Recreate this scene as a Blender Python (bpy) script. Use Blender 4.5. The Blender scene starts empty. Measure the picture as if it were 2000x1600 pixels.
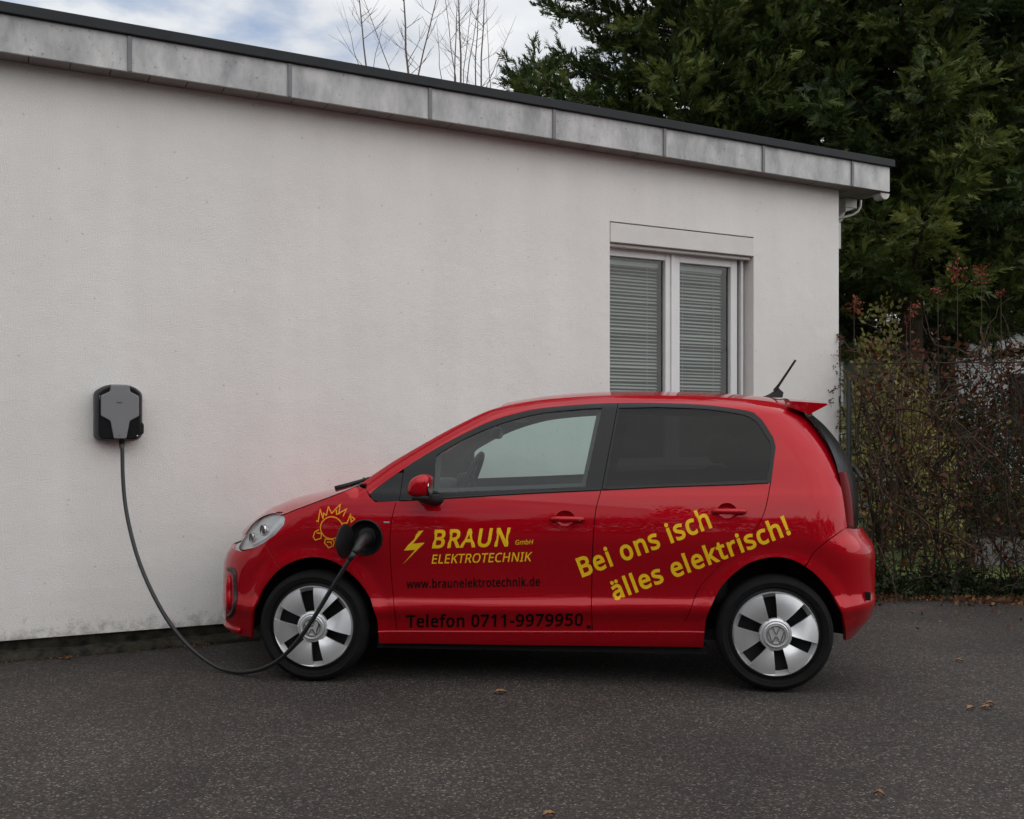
import bpy, bmesh, math, random
import numpy as np
from mathutils import Vector, Matrix
from mathutils.geometry import delaunay_2d_cdt

random.seed(7)
RNG = np.random.default_rng(7)
SC = bpy.context.scene
COL = SC.collection
PI = math.pi

# ------------------------------------------------------------------ camera
CAM_H = 1.285
cam_data = bpy.data.cameras.new('camera')
cam = bpy.data.objects.new('camera', cam_data)
COL.objects.link(cam)
cam.location = (0, 0, CAM_H)
cam.rotation_euler = (PI / 2, 0, 0)
cam_data.sensor_width = 36.0
cam_data.lens = 36.0
cam_data.shift_y = 0.03
cam_data.clip_start = 0.05
cam_data.clip_end = 2000
SC.camera = cam

# ------------------------------------------------------------------ sky and sun
SUN_EL, SUN_AZ = math.radians(54), math.radians(125)     # azimuth clockwise from +Y
world = bpy.data.worlds.new('World')
SC.world = world
world.use_nodes = True
wn, wl = world.node_tree.nodes, world.node_tree.links
wn.clear()
w_out = wn.new('ShaderNodeOutputWorld')
w_bg = wn.new('ShaderNodeBackground')
w_sky = wn.new('ShaderNodeTexSky')
w_sky.sky_type = 'NISHITA'
w_sky.sun_disc = False
w_sky.sun_elevation = SUN_EL
w_sky.sun_rotation = SUN_AZ
w_sky.dust_density = 0.3
w_bg.inputs['Strength'].default_value = 0.115
w_tc = wn.new('ShaderNodeTexCoord')
w_sep = wn.new('ShaderNodeSeparateXYZ')
w_mx = wn.new('ShaderNodeMath'); w_mx.operation = 'MAXIMUM'; w_mx.inputs[1].default_value = 0.06
w_add = wn.new('ShaderNodeMath'); w_add.operation = 'ADD'; w_add.inputs[1].default_value = 0.12
w_div = wn.new('ShaderNodeVectorMath'); w_div.operation = 'DIVIDE'
w_cmb = wn.new('ShaderNodeCombineXYZ')
w_noise = wn.new('ShaderNodeTexNoise')
w_noise.inputs['Scale'].default_value = 1.7
w_noise.inputs['Detail'].default_value = 7
w_noise.inputs['Roughness'].default_value = 0.55
w_ramp = wn.new('ShaderNodeValToRGB')
w_ramp.color_ramp.elements[0].position = 0.30
w_ramp.color_ramp.elements[1].position = 0.46
w_noise2 = wn.new('ShaderNodeTexNoise')
w_noise2.inputs['Scale'].default_value = 3.4
w_noise2.inputs['Detail'].default_value = 5
w_ramp2 = wn.new('ShaderNodeValToRGB')
w_ramp2.color_ramp.elements[0].position = 0.3
w_ramp2.color_ramp.elements[0].color = (3.7, 4.0, 4.55, 1)
w_ramp2.color_ramp.elements[1].position = 0.66
w_ramp2.color_ramp.elements[1].color = (5.9, 6.0, 6.1, 1)
w_mix = wn.new('ShaderNodeMix'); w_mix.data_type = 'RGBA'
wl.new(w_tc.outputs['Generated'], w_sep.inputs[0])
wl.new(w_sep.outputs['Z'], w_mx.inputs[0])
wl.new(w_mx.outputs[0], w_add.inputs[0])
for k in range(3):
    wl.new(w_add.outputs[0], w_cmb.inputs[k])
wl.new(w_tc.outputs['Generated'], w_div.inputs[0])
wl.new(w_cmb.outputs[0], w_div.inputs[1])
wl.new(w_div.outputs[0], w_noise.inputs['Vector'])
wl.new(w_div.outputs[0], w_noise2.inputs['Vector'])
wl.new(w_noise.outputs['Fac'], w_ramp.inputs[0])
wl.new(w_noise2.outputs['Fac'], w_ramp2.inputs[0])
wl.new(w_ramp.outputs['Color'], w_mix.inputs[0])
w_min = wn.new('ShaderNodeVectorMath'); w_min.operation = 'MINIMUM'; w_min.inputs[1].default_value = (5.2, 5.6, 6.4)   # thin veil: no glare round the hidden sun
wl.new(w_sky.outputs['Color'], w_min.inputs[0])
wl.new(w_min.outputs[0], w_mix.inputs[6])
wl.new(w_ramp2.outputs['Color'], w_mix.inputs[7])
wl.new(w_mix.outputs[2], w_bg.inputs['Color'])
wl.new(w_bg.outputs[0], w_out.inputs['Surface'])

sun_d = bpy.data.lights.new('sun', 'SUN')
sun_d.energy = 1.35
sun_d.angle = math.radians(110)
sun_d.color = (1.0, 0.955, 0.90)
sun = bpy.data.objects.new('sun', sun_d)
COL.objects.link(sun)
sd = Vector((math.sin(SUN_AZ) * math.cos(SUN_EL), math.cos(SUN_AZ) * math.cos(SUN_EL), math.sin(SUN_EL)))
sun.rotation_euler = sd.to_track_quat('Z', 'Y').to_euler()
sun.location = sd * 30

SC.view_settings.view_transform = 'Standard'
SC.view_settings.look = 'None'
SC.view_settings.exposure = 0.42
SC.view_settings.gamma = 1.0
SC.view_settings.use_curve_mapping = False
SC.render.engine = 'CYCLES'
SC.cycles.use_denoising = True
SC.cycles.max_bounces = 8
SC.cycles.transparent_max_bounces = 12

# ------------------------------------------------------------------ helpers: objects
def link(name, me, parent=None, loc=None, rz=None):
    o = bpy.data.objects.new(name, me)
    COL.objects.link(o)
    if parent is not None:
        o.parent = parent
    if loc is not None:
        o.location = loc
    if rz is not None:
        o.rotation_euler = (0, 0, rz)
    return o

def thing(name, label, cat, loc=(0, 0, 0), rz=0.0, group=None):
    o = link(name, None, None, loc, rz)
    o.empty_display_size = 0.2
    return tag(o, label, cat, group)

def tag(o, label, cat, group=None):
    o['label'] = label
    o['category'] = cat
    if group:
        o['group'] = group
    return o

def mesh_from(verts, faces, mat, name='m', smooth=True, normals=None, mats=None, fmi=None):
    me = bpy.data.meshes.new(name)
    me.from_pydata([tuple(v) for v in verts], [], [tuple(int(i) for i in f) for f in faces])
    for m_ in (mats or [mat]):
        me.materials.append(m_)
    if fmi is not None:
        me.polygons.foreach_set('material_index', np.asarray(fmi, dtype=np.int32))
    me.polygons.foreach_set('use_smooth', [smooth] * len(me.polygons))
    me.update()
    if normals is not None:
        me.normals_split_custom_set_from_vertices([tuple(n) for n in normals])
    return me

def tri_mesh(V, F, mat, name='m', smooth=False, attr=None):
    """fast numpy path, F is (n,3) or (n,4)"""
    V = np.asarray(V, dtype=np.float32); F = np.asarray(F, dtype=np.int32)
    me = bpy.data.meshes.new(name)
    me.vertices.add(len(V)); me.vertices.foreach_set('co', V.ravel())
    k = F.shape[1]
    me.loops.add(F.size); me.loops.foreach_set('vertex_index', F.ravel())
    me.polygons.add(len(F))
    me.polygons.foreach_set('loop_start', np.arange(0, F.size, k, dtype=np.int32))
    me.polygons.foreach_set('use_smooth', np.full(len(F), smooth))
    me.materials.append(mat)
    me.update(calc_edges=True)
    me.validate()
    if attr is not None:
        a = me.attributes.new('var', 'FLOAT', 'POINT')
        a.data.foreach_set('value', np.asarray(attr, dtype=np.float32))
    return me

class MB:
    """collects simple solids into one mesh"""
    def __init__(s): s.bm = bmesh.new()
    def box(s, lo, hi, bev=0.0, seg=2):
        r = bmesh.ops.create_cube(s.bm, size=1.0)
        vs = r['verts']
        for v in vs:
            v.co = Vector([lo[i] + (v.co[i] + 0.5) * (hi[i] - lo[i]) for i in range(3)])
        if bev > 0:
            es = list({e for v in vs for e in v.link_edges})
            bmesh.ops.bevel(s.bm, geom=es, offset=bev, segments=seg, profile=0.5, affect='EDGES')
        return s
    def prism(s, pts, y0, y1, bev=0.0, axis='y'):
        """polygon pts (a,z) extruded in y from y0 to y1"""
        f = (lambda a, z, y: (a, y, z)) if axis == 'y' else ((lambda a, z, y: (y, a, z)) if axis == 'x' else (lambda a, z, y: (a, z, y)))
        v0 = [s.bm.verts.new(f(a, z, y0)) for a, z in pts]
        v1 = [s.bm.verts.new(f(a, z, y1)) for a, z in pts]
        n = len(pts)
        fs = [s.bm.faces.new(v0), s.bm.faces.new(v1[::-1])]
        for i in range(n):
            fs.append(s.bm.faces.new((v0[i], v1[i], v1[(i + 1) % n], v0[(i + 1) % n])))
        bmesh.ops.recalc_face_normals(s.bm, faces=fs)
        if bev > 0:
            es = list(set(e for e in fs[0].edges) | set(e for e in fs[1].edges))
            bmesh.ops.bevel(s.bm, geom=es, offset=bev, segments=2, profile=0.5, affect='EDGES')
        return s
    def tube(s, pts, rad, n=8, caps=True):
        pts = [Vector(p) for p in pts]
        if not hasattr(rad, '__len__'): rad = [rad] * len(pts)
        rings = []
        up = None
        for i, p in enumerate(pts):
            t = (pts[min(i + 1, len(pts) - 1)] - pts[max(i - 1, 0)]).normalized()
            if up is None:
                up = t.orthogonal().normalized()
            up = (up - t * up.dot(t)).normalized()
            sd_ = t.cross(up)
            rings.append([s.bm.verts.new(p + (up * math.cos(2 * PI * k / n) + sd_ * math.sin(2 * PI * k / n)) * rad[i]) for k in range(n)])
        for a, b in zip(rings, rings[1:]):
            for k in range(n):
                s.bm.faces.new((a[k], a[(k + 1) % n], b[(k + 1) % n], b[k]))
        if caps:
            s.bm.faces.new(rings[0][::-1]); s.bm.faces.new(rings[-1])
        return s
    def lathe(s, prof, n=48, axis='y', c=(0, 0, 0), close=False):
        """prof list of (r, h) around axis"""
        rings = []
        for r, h in prof:
            ring = []
            for k in range(n):
                a = 2 * PI * k / n
                if axis == 'y': p = (c[0] + r * math.cos(a), c[1] + h, c[2] + r * math.sin(a))
                elif axis == 'z': p = (c[0] + r * math.cos(a), c[1] + r * math.sin(a), c[2] + h)
                else: p = (c[0] + h, c[1] + r * math.cos(a), c[2] + r * math.sin(a))
                ring.append(s.bm.verts.new(p))
            rings.append(ring)
        if close: rings.append(rings[0])
        fs = []
        for a, b in zip(rings, rings[1:]):
            for k in range(n):
                fs.append(s.bm.faces.new((a[k], b[k], b[(k + 1) % n], a[(k + 1) % n])))
        return s
    def build(s, name, mat, parent=None, loc=None, rz=None, smooth=False, angle=None):
        bmesh.ops.recalc_face_normals(s.bm, faces=s.bm.faces[:])
        me = bpy.data.meshes.new(name)
        s.bm.to_mesh(me); s.bm.free()
        me.materials.append(mat)
        if smooth or angle:
            me.polygons.foreach_set('use_smooth', [True] * len(me.polygons))
            if angle:
                me.set_sharp_from_angle(angle=math.radians(angle))
        return link(name, me, parent, loc, rz)

# ------------------------------------------------------------------ helpers: materials
def new_mat(name):
    m = bpy.data.materials.new(name)
    m.use_nodes = True
    nt = m.node_tree
    b = nt.nodes['Principled BSDF']
    return m, nt, b

def simple(name, col, rough=0.5, metal=0.0, coat=0.0, spec=0.5, var=0.0, vscale=6.0, bump=0.0, bscale=200.0, coat_rough=0.03):
    m, nt, b = new_mat(name)
    b.inputs['Base Color'].default_value = (*col, 1)
    b.inputs['Roughness'].default_value = rough
    b.inputs['Metallic'].default_value = metal
    b.inputs['Coat Weight'].default_value = coat
    b.inputs['Coat Roughness'].default_value = coat_rough
    b.inputs['Specular IOR Level'].default_value = spec
    N, L = nt.nodes, nt.links
    tc = N.new('ShaderNodeTexCoord')
    if var > 0:
        no = N.new('ShaderNodeTexNoise'); no.inputs['Scale'].default_value = vscale; no.inputs['Detail'].default_value = 6
        L.new(tc.outputs['Object'], no.inputs['Vector'])
        rp = N.new('ShaderNodeValToRGB')
        rp.color_ramp.elements[0].position = 0.3; rp.color_ramp.elements[1].position = 0.7
        rp.color_ramp.elements[0].color = (*[c * (1 - var) for c in col], 1)
        rp.color_ramp.elements[1].color = (*[min(1, c * (1 + var)) for c in col], 1)
        L.new(no.outputs['Fac'], rp.inputs[0]); L.new(rp.outputs[0], b.inputs['Base Color'])
    if bump > 0:
        n2 = N.new('ShaderNodeTexNoise'); n2.inputs['Scale'].default_value = bscale; n2.inputs['Detail'].default_value = 3
        L.new(tc.outputs['Object'], n2.inputs['Vector'])
        bp = N.new('ShaderNodeBump'); bp.inputs['Strength'].default_value = bump; bp.inputs['Distance'].default_value = 0.004
        L.new(n2.outputs['Fac'], bp.inputs['Height']); L.new(bp.outputs[0], b.inputs['Normal'])
    return m

def glass(name, tint, refl=1.0, f0=.075):
    m = bpy.data.materials.new(name); m.use_nodes = True
    nt = m.node_tree; N, L = nt.nodes, nt.links
    N.clear()
    out = N.new('ShaderNodeOutputMaterial')
    tr = N.new('ShaderNodeBsdfTransparent'); tr.inputs[0].default_value = (*tint, 1)
    gl = N.new('ShaderNodeBsdfGlossy'); gl.inputs['Roughness'].default_value = 0.015
    gl.inputs['Color'].default_value = (refl, refl, refl, 1)
    lw = N.new('ShaderNodeLayerWeight'); lw.inputs['Blend'].default_value = 0.5
    pw = N.new('ShaderNodeMath'); pw.operation = 'POWER'; pw.inputs[1].default_value = 5
    fr = N.new('ShaderNodeMath'); fr.operation = 'MULTIPLY_ADD'; fr.inputs[1].default_value = 1 - f0; fr.inputs[2].default_value = f0
    L.new(lw.outputs['Facing'], pw.inputs[0]); L.new(pw.outputs[0], fr.inputs[0])
    mx = N.new('ShaderNodeMixShader')
    L.new(fr.outputs[0], mx.inputs[0]); L.new(tr.outputs[0], mx.inputs[1]); L.new(gl.outputs[0], mx.inputs[2])
    L.new(mx.outputs[0], out.inputs['Surface'])
    return m

def leaf_mat(name, c0, c1, c2, rough=0.55, trans=0.25):
    m, nt, b = new_mat(name)
    N, L = nt.nodes, nt.links
    at = N.new('ShaderNodeAttribute'); at.attribute_name = 'var'
    rp = N.new('ShaderNodeValToRGB')
    rp.color_ramp.elements[0].color = (*c0, 1); rp.color_ramp.elements[0].position = 0.0
    rp.color_ramp.elements[1].color = (*c2, 1); rp.color_ramp.elements[1].position = 1.0
    e = rp.color_ramp.elements.new(0.55); e.color = (*c1, 1)
    L.new(at.outputs['Fac'], rp.inputs[0]); L.new(rp.outputs[0], b.inputs['Base Color'])
    b.inputs['Roughness'].default_value = rough
    b.inputs['Specular IOR Level'].default_value = 0.3
    tl = N.new('ShaderNodeBsdfTranslucent'); L.new(rp.outputs[0], tl.inputs[0])
    mx = N.new('ShaderNodeMixShader'); mx.inputs[0].default_value = trans
    out = nt.nodes['Material Output']
    L.new(b.outputs[0], mx.inputs[1]); L.new(tl.outputs[0], mx.inputs[2]); L.new(mx.outputs[0], out.inputs['Surface'])
    return m

def plaster_mat():
    m, nt, b = new_mat('rough_plaster'); N, L = nt.nodes, nt.links
    tc = N.new('ShaderNodeTexCoord')
    n1 = N.new('ShaderNodeTexNoise'); n1.inputs['Scale'].default_value = 1.1; n1.inputs['Detail'].default_value = 8; n1.inputs['Roughness'].default_value = 0.6
    L.new(tc.outputs['Object'], n1.inputs['Vector'])
    rp = N.new('ShaderNodeValToRGB')
    rp.color_ramp.elements[0].position = 0.3; rp.color_ramp.elements[0].color = (0.765, 0.735, 0.70, 1)
    rp.color_ramp.elements[1].position = 0.7; rp.color_ramp.elements[1].color = (0.835, 0.81, 0.78, 1)
    L.new(n1.outputs['Fac'], rp.inputs[0])
    # small dark specks
    v = N.new('ShaderNodeTexVoronoi'); v.inputs['Scale'].default_value = 9.0
    L.new(tc.outputs['Object'], v.inputs['Vector'])
    sp = N.new('ShaderNodeValToRGB'); sp.color_ramp.elements[0].position = 0.03; sp.color_ramp.elements[0].color = (0.55, 0.52, 0.49, 1)
    sp.color_ramp.elements[1].position = 0.085; sp.color_ramp.elements[1].color = (1, 1, 1, 1)
    L.new(v.outputs['Distance'], sp.inputs[0])
    mul = N.new('ShaderNodeMix'); mul.data_type = 'RGBA'; mul.blend_type = 'MULTIPLY'; mul.inputs[0].default_value = 0.5
    L.new(rp.outputs[0], mul.inputs[6]); L.new(sp.outputs[0], mul.inputs[7])
    # splash dirt along the foot of the wall, ragged
    se = N.new('ShaderNodeSeparateXYZ'); L.new(tc.outputs['Object'], se.inputs[0])
    n3 = N.new('ShaderNodeTexNoise'); n3.inputs['Scale'].default_value = 14; n3.inputs['Detail'].default_value = 8; n3.inputs['Roughness'].default_value = 0.7
    L.new(tc.outputs['Object'], n3.inputs['Vector'])
    mr = N.new('ShaderNodeMapRange'); mr.inputs['From Min'].default_value = 0.11; mr.inputs['From Max'].default_value = 0.42
    mr.inputs['To Min'].default_value = 0.62; mr.inputs['To Max'].default_value = 0.18
    L.new(se.outputs['Z'], mr.inputs['Value'])
    lt = N.new('ShaderNodeMath'); lt.operation = 'SUBTRACT'
    L.new(mr.outputs[0], lt.inputs[0]); L.new(n3.outputs['Fac'], lt.inputs[1])
    m2 = N.new('ShaderNodeMath'); m2.operation = 'MULTIPLY'; m2.inputs[1].default_value = 3.2; m2.use_clamp = True
    L.new(lt.outputs[0], m2.inputs[0])
    dm = N.new('ShaderNodeMix'); dm.data_type = 'RGBA'
    L.new(m2.outputs[0], dm.inputs[0]); L.new(mul.outputs[2], dm.inputs[6]); dm.inputs[7].default_value = (0.30, 0.275, 0.235, 1)
    gr = N.new('ShaderNodeTexNoise'); gr.inputs['Scale'].default_value = 170; gr.inputs['Detail'].default_value = 2; L.new(tc.outputs['Object'], gr.inputs['Vector'])
    mp = N.new('ShaderNodeMapping'); mp.inputs['Scale'].default_value = (5.0, 5.0, .22); L.new(tc.outputs['Object'], mp.inputs[0])
    sk = N.new('ShaderNodeTexNoise'); sk.inputs['Scale'].default_value = 1.0; sk.inputs['Detail'].default_value = 6; L.new(mp.outputs[0], sk.inputs['Vector'])
    g1 = N.new('ShaderNodeMapRange'); g1.inputs['From Min'].default_value = .25; g1.inputs['From Max'].default_value = .75; g1.inputs['To Min'].default_value = .86; g1.inputs['To Max'].default_value = 1.08; L.new(gr.outputs['Fac'], g1.inputs['Value'])
    g2 = N.new('ShaderNodeMapRange'); g2.inputs['From Min'].default_value = .3; g2.inputs['From Max'].default_value = .7; g2.inputs['To Min'].default_value = .975; g2.inputs['To Max'].default_value = 1.02; L.new(sk.outputs['Fac'], g2.inputs['Value'])
    gm = N.new('ShaderNodeMath'); gm.operation = 'MULTIPLY'; L.new(g1.outputs[0], gm.inputs[0]); L.new(g2.outputs[0], gm.inputs[1])
    gx = N.new('ShaderNodeVectorMath'); gx.operation = 'SCALE'; L.new(dm.outputs[2], gx.inputs[0]); L.new(gm.outputs[0], gx.inputs['Scale'])
    L.new(gx.outputs[0], b.inputs['Base Color'])
    b.inputs['Roughness'].default_value = 0.95; b.inputs['Specular IOR Level'].default_value = 0.15
    n2 = N.new('ShaderNodeTexNoise'); n2.inputs['Scale'].default_value = 120; n2.inputs['Detail'].default_value = 5; n2.inputs['Roughness'].default_value = 0.65
    L.new(tc.outputs['Object'], n2.inputs['Vector'])
    n4 = N.new('ShaderNodeTexNoise'); n4.inputs['Scale'].default_value = 7; n4.inputs['Detail'].default_value = 3
    L.new(tc.outputs['Object'], n4.inputs['Vector'])
    ad = N.new('ShaderNodeMath'); ad.operation = 'MULTIPLY_ADD'; ad.inputs[1].default_value = 1.2
    L.new(n4.outputs['Fac'], ad.inputs[0]); L.new(n2.outputs['Fac'], ad.inputs[2])
    bp = N.new('ShaderNodeBump'); bp.inputs['Strength'].default_value = 0.6; bp.inputs['Distance'].default_value = 0.008
    L.new(ad.outputs[0], bp.inputs['Height']); L.new(bp.outputs[0], b.inputs['Normal'])
    return m

def asphalt_mat():
    m, nt, b = new_mat('worn_asphalt'); N, L = nt.nodes, nt.links
    tc = N.new('ShaderNodeTexCoord')
    big = N.new('ShaderNodeTexNoise'); big.inputs['Scale'].default_value = 0.9; big.inputs['Detail'].default_value = 6
    L.new(tc.outputs['Object'], big.inputs['Vector'])
    r0 = N.new('ShaderNodeValToRGB')
    r0.color_ramp.elements[0].position = 0.3; r0.color_ramp.elements[0].color = (0.0255, 0.023, 0.021, 1)
    r0.color_ramp.elements[1].position = 0.7; r0.color_ramp.elements[1].color = (0.052, 0.046, 0.041, 1)
    L.new(big.outputs['Fac'], r0.inputs[0])
    # stones of several sizes
    v = N.new('ShaderNodeTexVoronoi'); v.inputs['Scale'].default_value = 125
    L.new(tc.outputs['Object'], v.inputs['Vector'])
    st = N.new('ShaderNodeSeparateColor'); L.new(v.outputs['Color'], st.inputs[0])
    rs = N.new('ShaderNodeValToRGB')
    e = rs.color_ramp.elements
    e[0].position = 0.0; e[0].color = (0.55, 0.55, 0.55, 1)
    e[1].position = 1.0; e[1].color = (4.4, 4.25, 4.1, 1)
    k = e.new(0.55); k.color = (0.85, 0.85, 0.85, 1)
    k = e.new(0.87); k.color = (1.6, 1.5, 1.42, 1)
    L.new(st.outputs[0], rs.inputs[0])
    mul = N.new('ShaderNodeMix'); mul.data_type = 'RGBA'; mul.blend_type = 'MULTIPLY'; mul.inputs[0].default_value = 1
    L.new(r0.outputs[0], mul.inputs[6]); L.new(rs.outputs[0], mul.inputs[7])
    red = N.new('ShaderNodeMix'); red.data_type = 'RGBA'
    rr = N.new('ShaderNodeMath'); rr.operation = 'GREATER_THAN'; rr.inputs[1].default_value = 0.86; L.new(st.outputs[1], rr.inputs[0])
    rf = N.new('ShaderNodeMath'); rf.operation = 'MULTIPLY'; rf.inputs[1].default_value = 0.55; L.new(rr.outputs[0], rf.inputs[0])
    L.new(rf.outputs[0], red.inputs[0]); L.new(mul.outputs[2], red.inputs[6]); red.inputs[7].default_value = (0.075, 0.045, 0.038, 1)
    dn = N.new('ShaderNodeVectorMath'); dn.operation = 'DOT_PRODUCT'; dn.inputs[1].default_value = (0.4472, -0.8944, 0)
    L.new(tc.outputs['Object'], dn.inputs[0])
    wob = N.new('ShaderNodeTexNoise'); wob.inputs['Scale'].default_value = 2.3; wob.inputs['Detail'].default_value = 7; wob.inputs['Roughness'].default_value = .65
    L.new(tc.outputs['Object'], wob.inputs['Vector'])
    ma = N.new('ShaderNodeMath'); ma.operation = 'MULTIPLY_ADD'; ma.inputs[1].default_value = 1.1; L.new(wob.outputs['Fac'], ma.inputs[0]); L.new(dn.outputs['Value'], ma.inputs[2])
    wall_shade = N.new('ShaderNodeMapRange'); wall_shade.inputs['From Min'].default_value = -6.15; wall_shade.inputs['From Max'].default_value = -5.15; wall_shade.inputs['To Min'].default_value = .60; wall_shade.inputs['To Max'].default_value = 1.0  # shade along the wall foot, painted into the asphalt colour as a ragged darker band
    wall_shade.interpolation_type = 'SMOOTHSTEP'
    L.new(ma.outputs[0], wall_shade.inputs['Value'])
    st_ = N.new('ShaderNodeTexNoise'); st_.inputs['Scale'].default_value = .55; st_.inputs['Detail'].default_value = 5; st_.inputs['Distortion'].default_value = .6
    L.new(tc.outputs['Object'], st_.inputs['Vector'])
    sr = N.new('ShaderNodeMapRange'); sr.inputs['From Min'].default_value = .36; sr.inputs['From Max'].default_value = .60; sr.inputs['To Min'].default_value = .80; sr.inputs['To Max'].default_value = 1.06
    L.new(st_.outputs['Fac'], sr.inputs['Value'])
    mm = N.new('ShaderNodeMath'); mm.operation = 'MULTIPLY'; L.new(wall_shade.outputs[0], mm.inputs[0]); L.new(sr.outputs[0], mm.inputs[1])
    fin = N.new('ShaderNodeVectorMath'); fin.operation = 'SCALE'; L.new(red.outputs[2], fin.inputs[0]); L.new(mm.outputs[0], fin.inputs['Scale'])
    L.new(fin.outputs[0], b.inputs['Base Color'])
    b.inputs['Roughness'].default_value = 0.82; b.inputs['Specular IOR Level'].default_value = 0.35
    n2 = N.new('ShaderNodeTexNoise'); n2.inputs['Scale'].default_value = 160; n2.inputs['Detail'].default_value = 3
    L.new(tc.outputs['Object'], n2.inputs['Vector'])
    sb = N.new('ShaderNodeMath'); sb.operation = 'SUBTRACT'; L.new(n2.outputs['Fac'], sb.inputs[0]); L.new(v.outputs['Distance'], sb.inputs[1])
    bp = N.new('ShaderNodeBump'); bp.inputs['Strength'].default_value = 0.6; bp.inputs['Distance'].default_value = 0.005
    L.new(sb.outputs[0], bp.inputs['Height']); L.new(bp.outputs[0], b.inputs['Normal'])
    return m

def zinc_mat():
    m, nt, b = new_mat('weathered_zinc'); N, L = nt.nodes, nt.links
    tc = N.new('ShaderNodeTexCoord')
    oi = N.new('ShaderNodeObjectInfo')
    va = N.new('ShaderNodeVectorMath'); va.operation = 'ADD'
    L.new(tc.outputs['Object'], va.inputs[0]); L.new(oi.outputs['Random'], va.inputs[1])
    mp = N.new('ShaderNodeMapping'); mp.inputs['Scale'].default_value = (1, 1, 0.45); L.new(va.outputs[0], mp.inputs[0])
    n1 = N.new('ShaderNodeTexNoise'); n1.inputs['Scale'].default_value = 7; n1.inputs['Detail'].default_value = 8; n1.inputs['Roughness'].default_value = 0.62
    L.new(mp.outputs[0], n1.inputs['Vector'])
    rp = N.new('ShaderNodeValToRGB')
    rp.color_ramp.elements[0].position = 0.28; rp.color_ramp.elements[0].color = (0.25, 0.255, 0.26, 1)
    rp.color_ramp.elements[1].position = 0.68; rp.color_ramp.elements[1].color = (0.58, 0.57, 0.555, 1)
    L.new(n1.outputs['Fac'], rp.inputs[0])
    v = N.new('ShaderNodeTexNoise'); v.inputs['Scale'].default_value = 45; v.inputs['Detail'].default_value = 2
    L.new(va.outputs[0], v.inputs['Vector'])
    sp = N.new('ShaderNodeValToRGB'); sp.color_ramp.elements[0].position = 0.27; sp.color_ramp.elements[0].color = (0.55, 0.55, 0.56, 1)
    sp.color_ramp.elements[1].position = 0.34; sp.color_ramp.elements[1].color = (1, 1, 1, 1)
    L.new(v.outputs['Fac'], sp.inputs[0])
    mul = N.new('ShaderNodeMix'); mul.data_type = 'RGBA'; mul.blend_type = 'MULTIPLY'; mul.inputs[0].default_value = 0.8
    L.new(rp.outputs[0], mul.inputs[6]); L.new(sp.outputs[0], mul.inputs[7])
    L.new(mul.outputs[2], b.inputs['Base Color'])
    b.inputs['Roughness'].default_value = 0.62; b.inputs['Metallic'].default_value = 0.15
    bp = N.new('ShaderNodeBump'); bp.inputs['Strength'].default_value = 0.12; bp.inputs['Distance'].default_value = 0.01
    L.new(n1.outputs['Fac'], bp.inputs['Height']); L.new(bp.outputs[0], b.inputs['Normal'])
    return m

def paint_mat():
    m, nt, b = new_mat('red_car_paint'); N, L = nt.nodes, nt.links
    tc = N.new('ShaderNodeTexCoord')
    n1 = N.new('ShaderNodeTexNoise'); n1.inputs['Scale'].default_value = 3; n1.inputs['Detail'].default_value = 7
    L.new(tc.outputs['Object'], n1.inputs['Vector'])
    mr = N.new('ShaderNodeMapRange'); mr.inputs['To Min'].default_value = 0.0; mr.inputs['To Max'].default_value = 0.035
    L.new(n1.outputs['Fac'], mr.inputs['Value']); L.new(mr.outputs[0], b.inputs['Coat Roughness'])
    b.inputs['Base Color'].default_value = (0.40, 0.0022, 0.009, 1)
    b.inputs['Metallic'].default_value = 0.35
    b.inputs['Specular IOR Level'].default_value = 0.0
    b.inputs['Roughness'].default_value = 0.42
    b.inputs['Coat Weight'].default_value = 1.0
    b.inputs['Coat IOR'].default_value = 1.40
    return m

M = {}
M['plaster'] = plaster_mat()
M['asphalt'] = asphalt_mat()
M['zinc'] = zinc_mat()
M['seam'] = simple('zinc_seam', (0.17, 0.172, 0.178), 0.55, 0.2, var=0.15)
M['cap'] = simple('dark_roof_trim', (0.020, 0.022, 0.025), 0.65, spec=.3, var=0.2, vscale=4)
M['soffit'] = simple('soffit_paint', (0.20, 0.185, 0.17), 0.8, var=0.15, vscale=9)
M['concrete'] = simple('mossy_concrete', (0.024, 0.0215, 0.016), 0.95, spec=.15, var=0.7, vscale=17, bump=1.0, bscale=60)
M['pvc'] = simple('white_window_plastic', (0.72, 0.71, 0.70), 0.35, var=0.04, vscale=5)
M['shutter'] = simple('cream_shutter_box', (0.66, 0.64, 0.61), 0.6, var=0.05, vscale=4)
M['rubber'] = simple('black_rubber_seal', (0.012, 0.012, 0.012), 0.6)
M['blind'] = simple('blind_slat_metal', (0.31, 0.315, 0.295), 0.5, 0.1, var=0.08, vscale=3)
M['pane'] = glass('window_glass', (0.80, 0.86, 0.83), f0=.05)
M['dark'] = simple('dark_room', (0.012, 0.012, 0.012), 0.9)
M['gutter'] = simple('painted_gutter', (0.50, 0.485, 0.46), 0.5, 0.1, var=0.12, vscale=12)
M['paint'] = paint_mat()
M['black_gloss'] = simple('black_gloss_trim', (0.007, 0.0075, 0.0085), 0.25, spec=.3)
M['black_plastic'] = simple('black_plastic', (0.009, 0.009, 0.010), 0.5, spec=.3, bump=0.15, bscale=900)
M['cabin'] = simple('cabin_plastic', (0.045, 0.047, 0.05), 0.75, var=0.15, vscale=20)
M['headliner'] = simple('headliner_cloth', (0.22, 0.22, 0.215), 0.95)
M['seat'] = simple('seat_cloth', (0.035, 0.037, 0.042), 0.95, var=0.2, vscale=60)
M['tyre'] = simple('tyre_rubber', (0.0075, 0.0075, 0.0075), 0.85, spec=.2, bump=0.3, bscale=90, var=0.25, vscale=14)
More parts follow.
